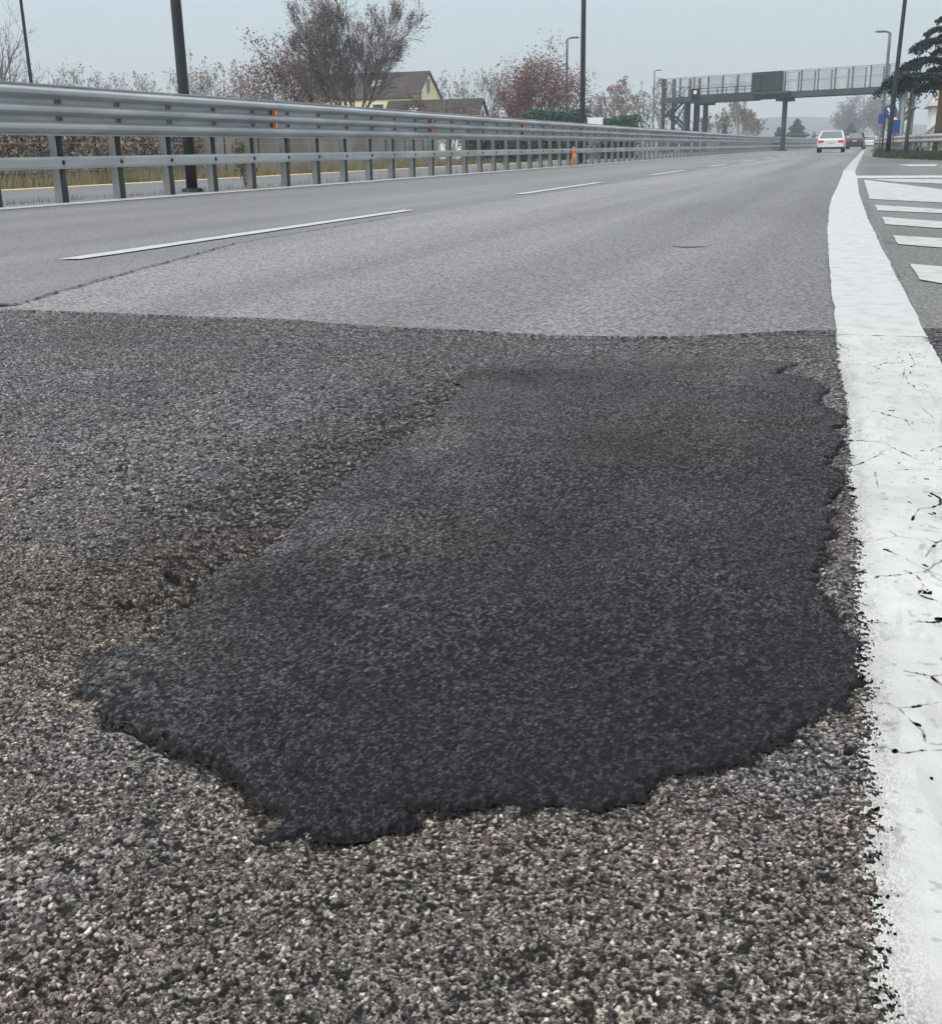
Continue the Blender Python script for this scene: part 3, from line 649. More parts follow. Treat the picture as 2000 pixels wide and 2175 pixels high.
# ------------------------------------------------------------------ LAMP POSTS
def lamp_post(name, base, h, r0, r1, arm, mat_, label, head_dir=1, lean=(0, 0), tele=True):
    t = thing(name, base, label, 'lamp post', 'street lamps along the road')
    q = MB(); n = 9; q.tube([(lean[0]*i/n+.0*math.sin(i), lean[1]*i/n, h*i/n) for i in range(n+1)], [r0+(r1-r0)*i/n for i in range(n+1)], 12); q.build('pole', mat_, t, True)
    q = MB(); q.tube([(0, 0, 0), (0, 0, .06)], [r0*1.9, r0*1.8], 12); q.box((r0*.95, 0, 1.0), (.02, r0*.9, .25)); q.build('base_plate', mat_, t)
    q = MB(); q.tube([(lean[0], lean[1], h-.04), (lean[0]+head_dir*arm*.3, lean[1], h+.06), (lean[0]+head_dir*arm, lean[1], h+.10)], [r1*.8, r1*.6, r1*.6], 8); q.build('arm', mat_, t, True)
    q = MB(); ax = lean[0]+head_dir*arm
    ring = lambda x, s: [(x, lean[1]+s*.15*math.cos(a), h+.12+s*.07*math.sin(a)) for a in np.linspace(0, 2*math.pi, 11)[:-1]]
    q.loft([ring(ax-head_dir*.05, .5), ring(ax+head_dir*.1, 1), ring(ax+head_dir*.5, .9), ring(ax+head_dir*.62, .4)]); hd = q.build('lamp_head', mat_, t, True)
    q = MB(); q.box((ax+head_dir*.3, lean[1], h+.052), (.32, .2, .02)); q.build('lens', M['lamp_glass'], hd)
    return t
def base_of(px, py, X): g = atX(px, py, X); return np.array([X, g[1], 0.])
lamp_post('lamp_post', base_of(409, 411, RX-.28), 9.5, .085, .055, 1.6, M['pole'], 'thick black lamp pole close behind the barrier, reaching out of the top of the photo', 1, (-.0, 0))
lamp_post('lamp_post', base_of(1235, 348, RX-.42), 10.5, .105, .065, 1.6, M['pole'], 'tall slim black pole behind the barrier in front of the round red tree', 1)
b = atY(82, 300, 36.); b[2] = -.05
lamp_post('lamp_post', b, 9.5, .07, .045, 1.4, M['pole'], 'thin black pole far left beside the bare tree', 1, (.0, 0))
b = atY(1887, 290, 52.); b[2] = -.05
lamp_post('lamp_post', b, 10.5, .10, .06, 1.6, M['pole'], 'tall dark pole rising out of the photo next to the blue signs', -1, (.25, 0))
for (px, top, Y, dirn, lab) in ((1204, 82, 82., 1, 'grey street lamp rising behind the round red tree'), (1390, 150, 150., 1, 'small grey street lamp beside the footbridge stairs'), (1890, 68, 78., -1, 'grey street lamp with its head turned to the road, beside the tall dark pole')):
    b = atY(px, top, Y); hh = b[2]; b[2] = -.05
    lamp_post('lamp_post', b, hh, .10, .085, .25, M['pole_grey'], lab, dirn)

# ------------------------------------------------------------------ TREES
def tubes_np(segs, k):
    """separate tapered tubes for every segment"""
    S = np.array(segs); p0, p1, r0, r1 = S[:, :3], S[:, 3:6], S[:, 6], S[:, 7]
    d = p1-p0; d /= np.linalg.norm(d, axis=1, keepdims=True)+1e-9
    ref = np.where(np.abs(d[:, 2:3]) < .9, np.array([[0, 0, 1.]]), np.array([[1., 0, 0]])); a = np.cross(d, ref); a /= np.linalg.norm(a, axis=1, keepdims=True); b = np.cross(d, a)
    V = []
    for P, Rr in ((p0, r0), (p1, r1)):
        for j in range(k):
            t = 2*math.pi*j/k; V.append(P+Rr[:, None]*(math.cos(t)*a+math.sin(t)*b))
    V = np.stack(V, 1).reshape(-1, 3); base = np.arange(len(S))[:, None]*2*k
    Fq = np.concatenate([np.stack([base[:, 0]+j, base[:, 0]+(j+1) % k, base[:, 0]+k+(j+1) % k, base[:, 0]+k+j], 1) for j in range(k)])
    return V, Fq
def leaf_quads(P, size, r, flat=0.):
    n = len(P); a = r.normal(size=(n, 3)); a[:, 2] *= (1-flat); a /= np.linalg.norm(a, axis=1, keepdims=True); b = r.normal(size=(n, 3)); b[:, 2] *= (1-flat)
    b -= a*(a*b).sum(1, keepdims=True); b /= np.linalg.norm(b, axis=1, keepdims=True)
    s = size*(.6+.8*r.random((n, 1)))
    V = np.stack([P-a*s, P-b*s*.55, P+a*s, P+b*s*.55], 1).reshape(-1, 3)
    return V, np.arange(4*n).reshape(n, 4)
def grow_tree(seed, h, trunk_r, trunk_frac, nlimb, spread, levels, ratio=.55, kids=(4, 7), trop=.10, wander=.16, thin=.010, lo_=.2, limb=.55):
    r = np.random.default_rng(seed); segs = []; tips = []
    def unit(v): return v/np.linalg.norm(v)
    def grow(p, d, L, rad, lv):
        ns = max(3, int(7-lv)); st = L/ns
        nk = r.integers(kids[0], kids[1]+1) if lv < levels else 0
        at = sorted(r.random(nk)**.8*(1-lo_)+lo_*.98)
        for i in range(ns):
            d = unit(d+r.normal(size=3)*wander+np.array([0, 0, trop])); q = p+d*st
            ra, rb = rad*(1-.8*i/ns), rad*(1-.8*(i+1)/ns)
            segs.append((*p, *q, max(ra, thin*.6), max(rb, thin*.5), lv))
            while at and at[0] <= (i+1)/ns:
                f = at.pop(0); a = r.uniform(.35, .85); ax = unit(np.cross(d, r.normal(size=3)))
                nd = unit(d*math.cos(a)+ax*math.sin(a)); pp = p+d*st*(f*ns-i)
                grow(pp, nd, L*ratio*r.uniform(.65, 1.15)*(1.15-.55*f), max(rad*(1-.7*f)*.6, thin), lv+1)
            p = q
        tips.append(p)
    th = h*trunk_frac; p = np.array([0., 0, -.1]); d = np.array([0., 0, 1])
    for i in range(4):
        q = p+unit(d+r.normal(size=3)*.03)*((th+.1)/4); segs.append((*p, *q, trunk_r*(1.15-.1*i), trunk_r*(1.05-.1*i), 0)); p = q
    for i in range(nlimb):
        a = 2*math.pi*(i+r.uniform(-.3, .3))/nlimb; s = spread*r.uniform(.35, 1.1) if i else .05
        grow(p-np.array([0, 0, th*.35*r.random()]), unit(np.array([math.cos(a)*s, math.sin(a)*s, 1])), (h-th)*r.uniform(.78, .98)*(1-.18*s if i else 1.03), trunk_r*limb, 1)
    return segs, np.array(tips)
def place_tree(name, loc, label, cat, segs, bark, leafP=None, leafsize=.1, leafmat=None, seed=1, group=None, scale=(1, 1, 1)):
    t = thing(name, loc, label, cat, group); sca = np.array([*scale, *scale])
    big_ = [tuple(np.array(s[:6])*sca)+s[6:8] for s in segs if s[8] <= 1]; small = [tuple(np.array(s[:6])*sca)+s[6:8] for s in segs if s[8] > 1]
    V, Fq = tubes_np(big_, 7); bulk('trunk', V, Fq, bark, t)
    cr = None
    if small: V, Fq = tubes_np(small, 3); cr = bulk('crown', V, Fq, bark, t)
    if leafP is not None and len(leafP):
        V, Fq = leaf_quads(leafP*np.array(scale), leafsize, np.random.default_rng(seed)); bulk('foliage', V, Fq, leafmat, cr if cr is not None else t)
    return t
def near_tips(tips, n, sd, seed, cond=None):
    r = np.random.default_rng(seed); T = tips if cond is None else tips[cond(tips)]
    if not len(T): return None
    return T[r.integers(0, len(T), n)]+r.normal(size=(n, 3))*sd
def base_px(px, Y, z=-.09): b = atY(px, 300, Y); return np.array([b[0], Y, z])
def top_h(px, py, Y): return atY(px, py, Y)[2]
# the big bare tree
b = base_px(746, 62.); hh = top_h(752, -25, 62.)
segs, tips = grow_tree(6, hh*1.04, .18, .12, 14, .86, 4, ratio=.49, kids=(8, 10), trop=.075, wander=.085, thin=.012, lo_=.30, limb=.42)
lp = near_tips(tips, 19000, .20, 5)
place_tree('bare_tree', b, 'tall bare spreading tree with dark limbs in front of the yellow house', 'tree', segs, M['bark_big'], lp, .042, M['leaf_mauve'], 2, scale=(.93, .93, 1))
b = base_px(652, 66.); hh = top_h(640, 95, 66.)
segs, tips = grow_tree(8, hh, .10, .10, 9, .85, 3, ratio=.58, kids=(5, 8), thin=.012)
place_tree('reddish_tree', b, 'smaller tree with dry reddish leaves left of the tall bare tree', 'tree', segs, M['bark'], near_tips(tips, 7500, .30, 7), .070, M['leaf_dull'], 3, scale=(1.05, 1.05, 1))
b = base_px(575, 78.); hh = top_h(575, 160, 78.)
b = base_px(1165, 80.); hh = top_h(1170, 122, 80.)
segs, tips = grow_tree(12, hh, .16, .12, 9, .8, 3, ratio=.58, kids=(5, 8), trop=.08, thin=.012)
place_tree('red_leaved_tree', b, 'round dense tree with dark red dry leaves behind the slim black pole', 'tree', segs, M['bark'], near_tips(tips, 9500, .36, 9), .070, M['leaf_red'], 4, scale=(1.08, 1.08, 1))
b = base_px(1100, 84.); hh = top_h(1100, 168, 84.)
segs, tips = grow_tree(14, hh, .10, .12, 7, .9, 3, ratio=.58, kids=(4, 7), trop=.06, thin=.012)
place_tree('red_leaved_tree', b, 'lower reddish tree merging into the left side of the round red tree', 'tree', segs, M['bark'], near_tips(tips, 6500, .28, 11), .075, M['leaf_red'], 6, scale=(.62, .62, 1))
# shrubs in front of the house
for i, (px, top, Y, n, lab) in enumerate(((905, 208, 64., 1700, 'brown leafless shrub above the barrier in front of the yellow house'), (960, 216, 70., 1100, 'low brown shrub in front of the dark lower roof'), (690, 205, 58., 1300, 'low brown shrub at the foot of the tall bare tree'))):
    b = base_px(px, Y); hh = top_h(px, top, Y)
    segs, tips = grow_tree(30+i, hh, .05, .08, 8, 1.0, 3, ratio=.55, kids=(4, 6), thin=.009)
    place_tree('shrub', b, lab, 'shrub', segs, M['bark'], near_tips(tips, n, .15, 30+i), .07, M['leaf_brown'], 8+i)
# far-left bare tree and the hazy row of bare trees
b = base_px(8, 70.); hh = top_h(8, 12, 70.)
segs, tips = grow_tree(21, hh, .17, .25, 7, .5, 3, ratio=.5, kids=(6, 8), thin=.014)
place_tree('bare_tree', b, 'bare tree at the left edge of the photo behind the thin black pole', 'tree', segs, M['bark_pale'], near_tips(tips, 500, .1, 4), .05, M['leaf_brown'], 5, scale=(.9, .9, 1))
protos = []
def small_tree(px, top, Y, seed, lab, red=0, wide=1.):
    b = base_px(px, Y); hh = top_h(px, top, Y)
    sg, tp = grow_tree(seed, hh, .012*hh, .16, 6, .42, 3, ratio=.5, kids=(5, 7), trop=.16, wander=.12, thin=.00020*Y)
    lp = near_tips(tp, 700 if red else 260, .18, seed)
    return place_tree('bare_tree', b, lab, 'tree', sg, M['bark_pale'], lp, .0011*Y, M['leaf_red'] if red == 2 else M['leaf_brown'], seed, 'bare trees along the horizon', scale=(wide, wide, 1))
rowt = [(58, 138, 110, 'hazy bare tree just left of the foot of the thin black pole', 0, 1.), (142, 148, 150, 'hazy bare bush-like tree right of the thin black pole', 0, 1.3), (180, 158, 150, 'low hazy bare tree between the two left poles, second from the thin pole', 0, 1.2), (222, 150, 140, 'hazy bare tree midway between the two left poles', 0, 1.1), (278, 166, 150, 'lowest hazy bare tree midway between the two left poles', 0, 1.2), (322, 142, 130, 'hazy upright bare tree left of the thick black pole', 0, 1.), (425, 138, 110, 'broad mauve bare tree directly right of the thick black pole', 1, 1.3), (470, 156, 125, 'pale bare tree second to the right of the thick black pole', 0, 1.2), (520, 150, 140, 'pale spindly bare tree third to the right of the thick black pole', 0, .9), (572, 168, 130, 'small mauve bare tree touching the left side of the reddish tree', 1, 1.1),
        (1018, 160, 160, 'pale bare tree between the white gable and the red tree', 0, .9), (1048, 158, 170, 'pale thin bare tree touching the left edge of the red tree', 0, .8), (1315, 182, 170, 'pinkish bare tree above the end of the green hedge', 2, .9), (1275, 205, 150, 'pale bare sapling between the red tree and the pinkish bare tree', 0, 1.), (1375, 188, 190, 'pale bare tree left of the small street lamp', 0, 1.), (1405, 178, 200, 'pale bare tree between the small street lamp and the bridge stairs', 0, .9), (1335, 215, 160, 'faint low bare tree at the right end of the hedge', 0, 1.2),
        (1568, 205, 210, 'taller bare tree with a thick stem under the footbridge', 0, .9), (1530, 240, 200, 'low grey bare tree under the sign gantry', 0, 1.3), (1605, 252, 220, 'low grey bare tree between the bridge columns', 0, 1.3), (1585, 236, 230, 'dark bunched bare tree just right of the thick stem under the footbridge', 1, .8), (1500, 245, 230, 'low bare tree behind the left bridge column', 0, 1.2), (950, 165, 170, 'faint bare tree between the roofs of the two houses', 0, 1.)]
for i, (px, top, Y, lab, red, wd) in enumerate(rowt): small_tree(px, top, Y, 100+i, lab, red, wd)
for i, (px, top, Y, lab, wd) in enumerate(((1822, 206, 420., 'tall hazy bare tree fading in the mist behind the white saloon', 1.2), (1860, 222, 400., 'hazy bare tree in the mist left of the blue signs', 1.1), (1795, 240, 430., 'shorter hazy bare tree left of the tall one in the mist', 1.3))):
    b = base_px(px, Y); hh = top_h(px, top, Y); sg, tp = grow_tree(200+i, hh, .3, .16, 8, .5, 3, ratio=.5, kids=(6, 8), thin=.07)
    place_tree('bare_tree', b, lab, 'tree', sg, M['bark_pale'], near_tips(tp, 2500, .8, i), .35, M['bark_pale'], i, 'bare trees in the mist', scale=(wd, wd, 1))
# conifers
def conifer(px, top, Y, wid, seed, lab, n=2600, cat='tree'):
    b = base_px(px, Y); hh = top_h(px, top, Y); r = np.random.default_rng(seed)
    t = thing('conifer_tree', b, lab, cat, 'dark conifers beyond the footbridge')
    q = MB(); q.tube([(0, 0, -.1), (0, 0, hh*.9)], [.02*hh, .004*hh], 7); q.build('trunk', M['bark'], t)
    z = hh*(1-r.random(n)**.55*.97); rad = wid*(1-z/hh)**.75*(.75+.25*np.sin(z*9/hh*math.pi))*np.sqrt(r.random(n))+.02*hh*r.random(n); a = r.random(n)*2*math.pi
    P = np.stack([rad*np.cos(a), rad*np.sin(a), z-.15*rad], 1); V, Fq = leaf_quads(P, .045*hh, r, .4); bulk('crown', V, Fq, M['needle'], t)
conifer(1690, 250, 260., 4.6, 1, 'broad dark conical conifer right of the middle bridge column')
conifer(1652, 267, 250., 2.2, 2, 'small dark conifer left of the middle bridge column', 1400)
conifer(1805, 258, 330., 4.2, 3, 'green conifer in the mist above the dark car')
conifer(1728, 278, 300., 2.4, 4, 'low hazy conifer just left of the white saloon', 900)
conifer(1538, 262, 190., 1.0, 5, 'tiny dark upright conifer under the sign gantry', 700)

def cedar(px, Y, tiers, lab, trunk_r, seed, barkm, trunk_top):
    b = base_px(px, Y); t = thing('cedar_tree', b, lab, 'tree'); r = np.random.default_rng(seed)
    q = MB(); q.tube([(0, 0, -.1), (.02, 0, trunk_top*.4), (0, 0, trunk_top)], [trunk_r*1.15, trunk_r*.85, .04], 10); q.build('trunk', barkm, t, True)
    Ps = []; br = MB()
    for (z, ext_, n, thick, dirs) in tiers:
        for a in dirs:
            a = math.radians(a); L = ext_*r.uniform(.85, 1.05); d = np.array([math.cos(a), math.sin(a)])
            pts = [np.array([*(d*L*s), z+L*(.13*math.sin(s*2.6)-.24*s**3)]) for s in np.linspace(0, 1, 6)]
            br.tube(pts, [.055*(1-.85*i/5)+.008 for i in range(6)], 5)
            m_ = int(n); s = r.random(m_)**.75; side_ = r.normal(size=m_)*.13*L*np.clip(s*1.25*(1.15-s)*2.2, .12, 1)
            base_ = np.array([np.interp(s, np.linspace(0, 1, 6), [p[k] for p in pts]) for k in range(3)]).T
            clump = .5+.5*np.sin(s*21+a*5+side_*9)
            P = base_+np.stack([-d[1]*side_, d[0]*side_, -np.abs(r.normal(size=m_))*thick*(.25+1.1*clump)*(.55+.6*s)+.10*thick], 1); Ps.append(P)
    br_o = br.build('branch', M['needle'], t); PP_ = np.concatenate(Ps); PP_ = PP_+r.normal(size=PP_.shape)*.03; V, Fq = leaf_quads(PP_, .055, r, .1)
    V = V*np.array([1, 1, 1]); bulk('crown', V, Fq, M['needle'], t)
def th(px, py, Y): return top_h(px, py, Y)+.09
ALL = [180, 214, 148, 250, 110, 292, 330, 15, 60]
FULL = [180, 201, 160, 224, 138, 345, 20, 95]; HALF = [180, 215, 145, 290, 40]
cedar(1990, 56., [(th(1985, 170, 56), 2.75, 620, 0.143, FULL), (th(1985, 182, 56), 1.2, 300, 0.168, HALF), (th(1985, 132, 56), 2.0, 480, 0.113, FULL), (th(1985, 148, 56), .9, 240, 0.143, HALF), (th(1985, 92, 56), 1.55, 400, 0.092, FULL), (th(1985, 108, 56), .7, 180, 0.118, HALF), (th(1985, 64, 56), 1.15, 300, 0.071, HALF), (th(1985, 76, 56), .45, 120, 0.092, HALF), (th(1985, 40, 56), .55, 160, 0.059, HALF), (th(1985, 15, 56), .25, 80, .14, HALF[:5])], 'dark layered cedar with drooping boughs at the right edge of the photo', .17, 4, M['bark_tan'], 8.4)
cedar(1924, 54., [(th(1924, 166, 54), 1.2, 380, 0.109, FULL), (th(1924, 176, 54), .6, 160, 0.126, HALF)], 'thin dark-stemmed tree with a small flat dark crown left of the cedar', .085, 6, M['bark'], th(1924, 160, 54))

# ---------- hedges, verge vegetation, fence and wall beyond the far carriageway
def hedge(name, pts, h, wd, n, leaf, mat_, lab, seed, cat='hedge', z0=-.05):
    r = np.random.default_rng(seed); (ax, ay), (bx, by) = pts; L = math.hypot(bx-ax, by-ay); t = thing(name, ((ax+bx)/2, (ay+by)/2, z0), lab, cat)
    s = r.random(n); u = r.normal(size=n)*.33; z = r.random(n)**.8
    topn = h*(.86+.22*np.array(fbm(s*L, s*0, 1.1, seed, 3)))
    P = np.stack([(s-.5)*(bx-ax)-(by-ay)/L*u*wd, (s-.5)*(by-ay)+(bx-ax)/L*u*wd, z*topn], 1)
    V, Fq = leaf_quads(P, leaf, r); bulk('foliage', V, Fq, mat_, t)
    st = [(*p, *(p+np.array([r.normal()*.15, r.normal()*.15, h*.8])), .012, .006) for p in np.stack([(r.random(120)-.5)*(bx-ax), (r.random(120)-.5)*.0, np.zeros(120)], 1)]
    st = []
    for k in range(120):
        f = r.random()-.5; p = np.array([f*(bx-ax), f*(by-ay), 0.]); q2 = p+np.array([r.normal()*.15, r.normal()*.15, h*.85]); st.append((*p, *q2, .014, .006))
    V, Fq = tubes_np(st, 4); bulk('stem', V, Fq, M['bark'], t); return t
hedge('dry_hedge', ((-20.5, 9.), (-20.0, 33.)), 1.75, 1.0, 60000, .055, M['reed'], 'dry brown hedge seen through the gap under the barrier beam', 5)
hA_, hB_ = base_px(1120, 58.), base_px(1246, 60.)
hedge('green_hedge', ((hA_[0], 58.), (hB_[0], 60.)), top_h(1180, 230, 59), 1.6, 15000, .055, M['leaf_green'], 'dark green clipped hedge behind the barrier below the red tree', 6)
a_, b_ = base_px(1278, 62.), base_px(1346, 66.)
hedge('green_hedge', ((a_[0], 62.), (b_[0], 66.)), top_h(1310, 243, 64), 1.2, 9000, .06, M['leaf_green'], 'shorter square-cut green hedge right of the small white sign', 7)
hC_ = base_px(985, 50.); hedge('green_hedge', ((hC_[0], 50.), (base_px(1125, 52.)[0], 53.)), 1.45, 1.3, 12000, .05, M['leaf_green'], 'low green hedge seen through the barrier below the white gable', 8)
# small white board between the hedges
b = base_px(1263, 57.); zt = top_h(1263, 248, 57.)+.09
t = thing('notice_board', b, 'small white board on a post between the two green hedges', 'sign')
q = MB(); q.box((0, 0, zt-.22), (.75, .03, .40)); q.build('panel', M['white'], t); q = MB(); q.tube([(0, .03, 0), (0, .03, zt-.05)], .03, 8); q.build('post', M['pole_grey'], t)
# dry shrub at the barrier foot
b = base_of(522, 402, RX-.30); segs, tips = grow_tree(55, .75, .012, .05, 12, 1.0, 2, ratio=.6, kids=(4, 6), thin=.004)
place_tree('shrub', b, 'dry weedy shrub growing against the barrier posts', 'shrub', segs, M['bark_pale'], near_tips(tips, 900, .05, 3), .022, M['grass'], 3, scale=(.55, .55, 1))
b = base_of(1075, 362, RX-.35); segs, tips = grow_tree(56, .6, .012, .05, 12, 1.0, 2, ratio=.6, kids=(4, 6), thin=.004)
place_tree('shrub', b, 'low dark weed clump under the low rail before the orange marker', 'shrub', segs, M['bark'], near_tips(tips, 700, .06, 3), .03, M['grass_green'], 3, scale=(1.1, 2.2, 1))
def grass(name, n, fx, h0, wd, mat_, seed, zf=lambda x, y: 0.):
    r = np.random.default_rng(seed); P = fx(r, n); hh = h0*(.4+.9*r.random(n))*(.5+fbm(P[:, 0], P[:, 1], .8, seed, 3)); a = r.random(n)*math.pi; ln = r.normal(size=(n, 2))*.28
    dx, dy = np.cos(a)*wd/2, np.sin(a)*wd/2; z = np.full(n, 0.)+P[:, 2]
    V = np.stack([np.stack([P[:, 0]-dx, P[:, 1]-dy, z], 1), np.stack([P[:, 0]+dx, P[:, 1]+dy, z], 1), np.stack([P[:, 0]+ln[:, 0]*hh+dx*.3, P[:, 1]+ln[:, 1]*hh+dy*.3, z+hh], 1)], 1).reshape(-1, 3)
    return tag(bulk(name, V, np.arange(3*n).reshape(n, 3), mat_), kind='stuff')
def verge(r, n):
    y = 7+73*r.random(n)**1.6; x = -15.0-2.6*r.random(n); return np.stack([x+curve_x(y), y, np.full(n, -.06)], 1)
g_ = grass('verge_grass', 30000, verge, .30, .018, M['grass'], 4); g_['label'] = 'strip of pale dry weeds along the yellow line'; g_['category'] = 'grass'
def verge2(r, n):
    y = 9+110*r.random(n)**1.3; x = RX-.15-.35*r.random(n); return np.stack([x+curve_x(y), y, np.full(n, -.002)], 1)
g_ = grass('barrier_weeds', 2600, verge2, .10, .012, M['grass'], 14); g_['label'] = 'sparse dry weeds along the foot of the barrier'; g_['category'] = 'weeds'
fen = thing('wire_fence', (-17.4, 10., -.05), 'low wire fence on thin dark posts beyond the far carriageway', 'fence')
q0 = None
for k in range(26):
    if q0 is None:
        q = MB(); q.tube([(0, 0, 0), (0, 0, 1.25)], .022, 6); q0 = q.build('post', M['pole'], fen)
    else:
        c = q0.copy(); COL.objects.link(c); c.parent = fen; c.location = (0, k*2.0, 0)
q = MB()
for z in (.3, .6, .9, 1.2): q.tube([(.03, -2, z), (.03, 52, z)], .004, 4)
q.build('wire', M['wire'], fen)
wl = thing('garden_wall', (-21., 33.5, -.09), 'pale stained concrete garden wall seen under the barrier beam', 'wall')
q = MB(); q.box((0, 12., .65), (.2, 24., 1.3)); q.build('wall', M['wall_grey'], wl); q = MB(); q.box((0, 12., 1.34), (.3, 24.1, .075)); q.build('coping', M['wall_grey'], wl)

# ------------------------------------------------------------------ HOUSES
def house(name, x1, y0, y1, length, eave, ridge, label, wallm, wins, dorm=None):
    """gable end faces +X at x1; the ridge runs along X"""
    t = thing(name, (x1-length/2, (y0+y1)/2, -.09), label, 'house'); L, D = length/2, (y1-y0)/2
    q = MB(); q.box((0, 0, eave/2), (2*L, 2*D, eave))
    for sx in (-1, 1): q.prism([(-D, eave+.002), (D, eave+.002), (0, ridge-.12)], .3, 'x', sx*(L-.15))
    q.build('wall', wallm, t)
    q = MB(); ov = .14; sl_ = (ridge-eave)/D
    for s in (-1, 1):
        a = np.array([[s*(D+ov), eave-ov*sl_], [0, ridge]]); nn = np.array([0, .14])
        q.add([(sx*(L+ov*.8), a[i][0], a[i][1]+dz) for sx in (-1, 1) for i in (0, 1) for dz in (0, .14)], [(0, 1, 3, 2), (4, 6, 7, 5), (0, 4, 5, 1), (2, 3, 7, 6), (0, 2, 6, 4), (1, 5, 7, 3)])
    rf = q.build('roof', M['roof'], t)
    q = MB(); n_ = 14
    for s in (-1, 1):
        q.add([(L+ov*.8+.003+dx, y, z) for dx in (0, .05) for (y, z) in ((s*(D+ov), eave-ov*sl_-.03), (s*(D+ov), eave-ov*sl_+.16), (0, ridge+.16), (0, ridge-.03))], [(0, 1, 2, 3), (4, 7, 6, 5), (0, 4, 5, 1), (1, 5, 6, 2), (2, 6, 7, 3), (3, 7, 4, 0)])
    q.build('verge_board', M['trim'], rf)
    for k, (face, u, z, ww, hh_) in enumerate(wins):
        q = MB(); g = MB(); s_ = MB()
        if face == 'gable':
            q.box((L+.03, u, z), (.08, ww+.16, hh_+.16)); g.box((L+.06, u, z), (.05, ww, hh_))
        elif face == 'front':
            q.box((u, -D-.03, z), (ww+.16, .08, hh_+.16)); g.box((u, -D-.06, z), (ww, .05, hh_))
        else:
            zz = ridge-(ridge-eave)*abs(z); q.box((u, -D*z, zz+.16), (ww, hh_, .1), tilt=Matrix.Rotation(math.atan(sl_), 4, 'X').to_quaternion()); g.box((u, -D*z, zz+.2), (ww*.8, hh_*.8, .08), tilt=Matrix.Rotation(math.atan(sl_), 4, 'X').to_quaternion())
        f = q.build('window' if face != 'roof' else 'skylight', M['frame_white'], t); g.build('pane', M['window'] if face != 'roof' else M['lamp_glass'], f)
    ch = MB(); ch.box((-L*.45, D*.3, ridge+.1), (.6, .6, 1.3)); ch.box((-L*.45, D*.3, ridge+.80), (.75, .75, .12)); ch.build('chimney', M['wall_grey'], rf)
    return t
Y0 = 108.; xg = atY(884, 205, Y0)[0]; Yb = Y0*(1840-884)/(1840-933)
house('yellow_house', xg, Y0, Yb+1.2, 13., top_h(884, 206, Y0)+.09, top_h(906, 152, Y0+2.8)+.09, 'pale yellow house with a steep brown roof and a yellow gable behind the bare tree', M['wall_yellow'], [('gable', -.3, top_h(903, 181, Y0+2.8)+.1, .8, 1.2), ('front', -1.5, 4.4, 1.1, 1.3), ('front', 2.5, 4.4, 1.1, 1.3), ('front', -4., 4.4, 1.1, 1.3), ('front', 2.5, 1.6, 1.1, 1.3), ('roof', 1.6, .45, .8, .9)])
# projecting bay of the yellow house, lit wall beside the trunk
Y0 = 92.; xg = atY(1008, 247, Y0)[0]; Yb = Y0*(1840-1008)/(1840-1034)
house('white_house', xg, Y0, Yb+1.0, 8.2, top_h(1008, 262, Y0)+.09, top_h(1020, 211, Y0+1.6)+.09, 'low house with a dark roof and a narrow white gable right of the yellow house', M['wall_white'], [('gable', 0., top_h(1020, 243, Y0+1.6)+.05, .45, .7), ('front', -1., 1.7, 1., 1.2), ('roof', -1.6, .5, .7, .7)])

# pale building at the right edge
b = base_px(1990, 95.); t = thing('pale_building', (b[0]+6.5, 95., -.09), 'pale low building with a pinkish sloping roof behind the cedar', 'building')
M['roof_pink'] = material('faded_pink_roof', (.36, .31, .32), .8, 0, (.45, .40, .40), .7, 6)
q = MB(); q.box((0, 4, 1.6), (14., 8., 3.2)); q.build('wall', M['wall_white'], t)
q = MB(); q.loft([[(-7.4, -.5, 3.2), (7.4, -.5, 3.2), (7.4, 8.5, 3.2), (-7.4, 8.5, 3.2)], [(-6.4, 3.0, 5.0), (6.4, 3.0, 5.0), (6.4, 5.0, 5.0), (-6.4, 5.0, 5.0)]]); q.build('roof', M['roof_pink'], t)
for k in range(4):
    q = MB(); q.box((-5+3.2*k, -.03, 1.7), (1.5, .08, 1.4)); f = q.build('window', M['frame_white'], t); q = MB(); q.box((-5+3.2*k, -.06, 1.7), (1.3, .05, 1.2)); q.build('pane', M['window'], f)

# ------------------------------------------------------------------ FOOTBRIDGE
A = np.array([*atY(1425, 210, 126.)[:2]]); B = np.array([*atY(1905, 195, 115.)[:2]]); Ld = np.linalg.norm(B-A); ang = math.atan2(B[1]-A[1], B[0]-A[0])
zb = top_h(1760, 203, 118.)+.0; zt = top_h(1760, 190.5, 118.); zf = top_h(1760, 146, 118.)
br = thing('footbridge', (A[0], A[1], 0.), 'grey green steel footbridge with mesh sides crossing the road in the haze', 'footbridge', rz=ang)
def s_of(px, Y0_=None):
    """distance along the bridge at which it is seen at pixel column px"""
    best = min(np.linspace(-4, Ld+8, 2400), key=lambda s: abs(proj_x(A+(B-A)/Ld*s)-px)); return float(best)
def proj_x(p):
    q = ROT.T@(np.array([p[0], p[1], 3.])-np.array([0, 0, CAM_H])); return CX+F*q[0]/-q[2]
W2 = 1.25
q = MB()
for s in (-W2, W2): q.box((Ld/2+1, s, (zb+zt)/2), (Ld+2, .22, zt-zb))
q.box((Ld/2+1, 0, zt-.18), (Ld+2, 2*W2-.22, .12))
for k in range(14): q.box((1+k*2., 0, zb+.16), (.12, 2*W2-.22, .2))
deck = q.build('deck', M['steel_green'], br)
q0 = None; px = 1455.
ks = np.arange(.2, Ld+2, 1.72)
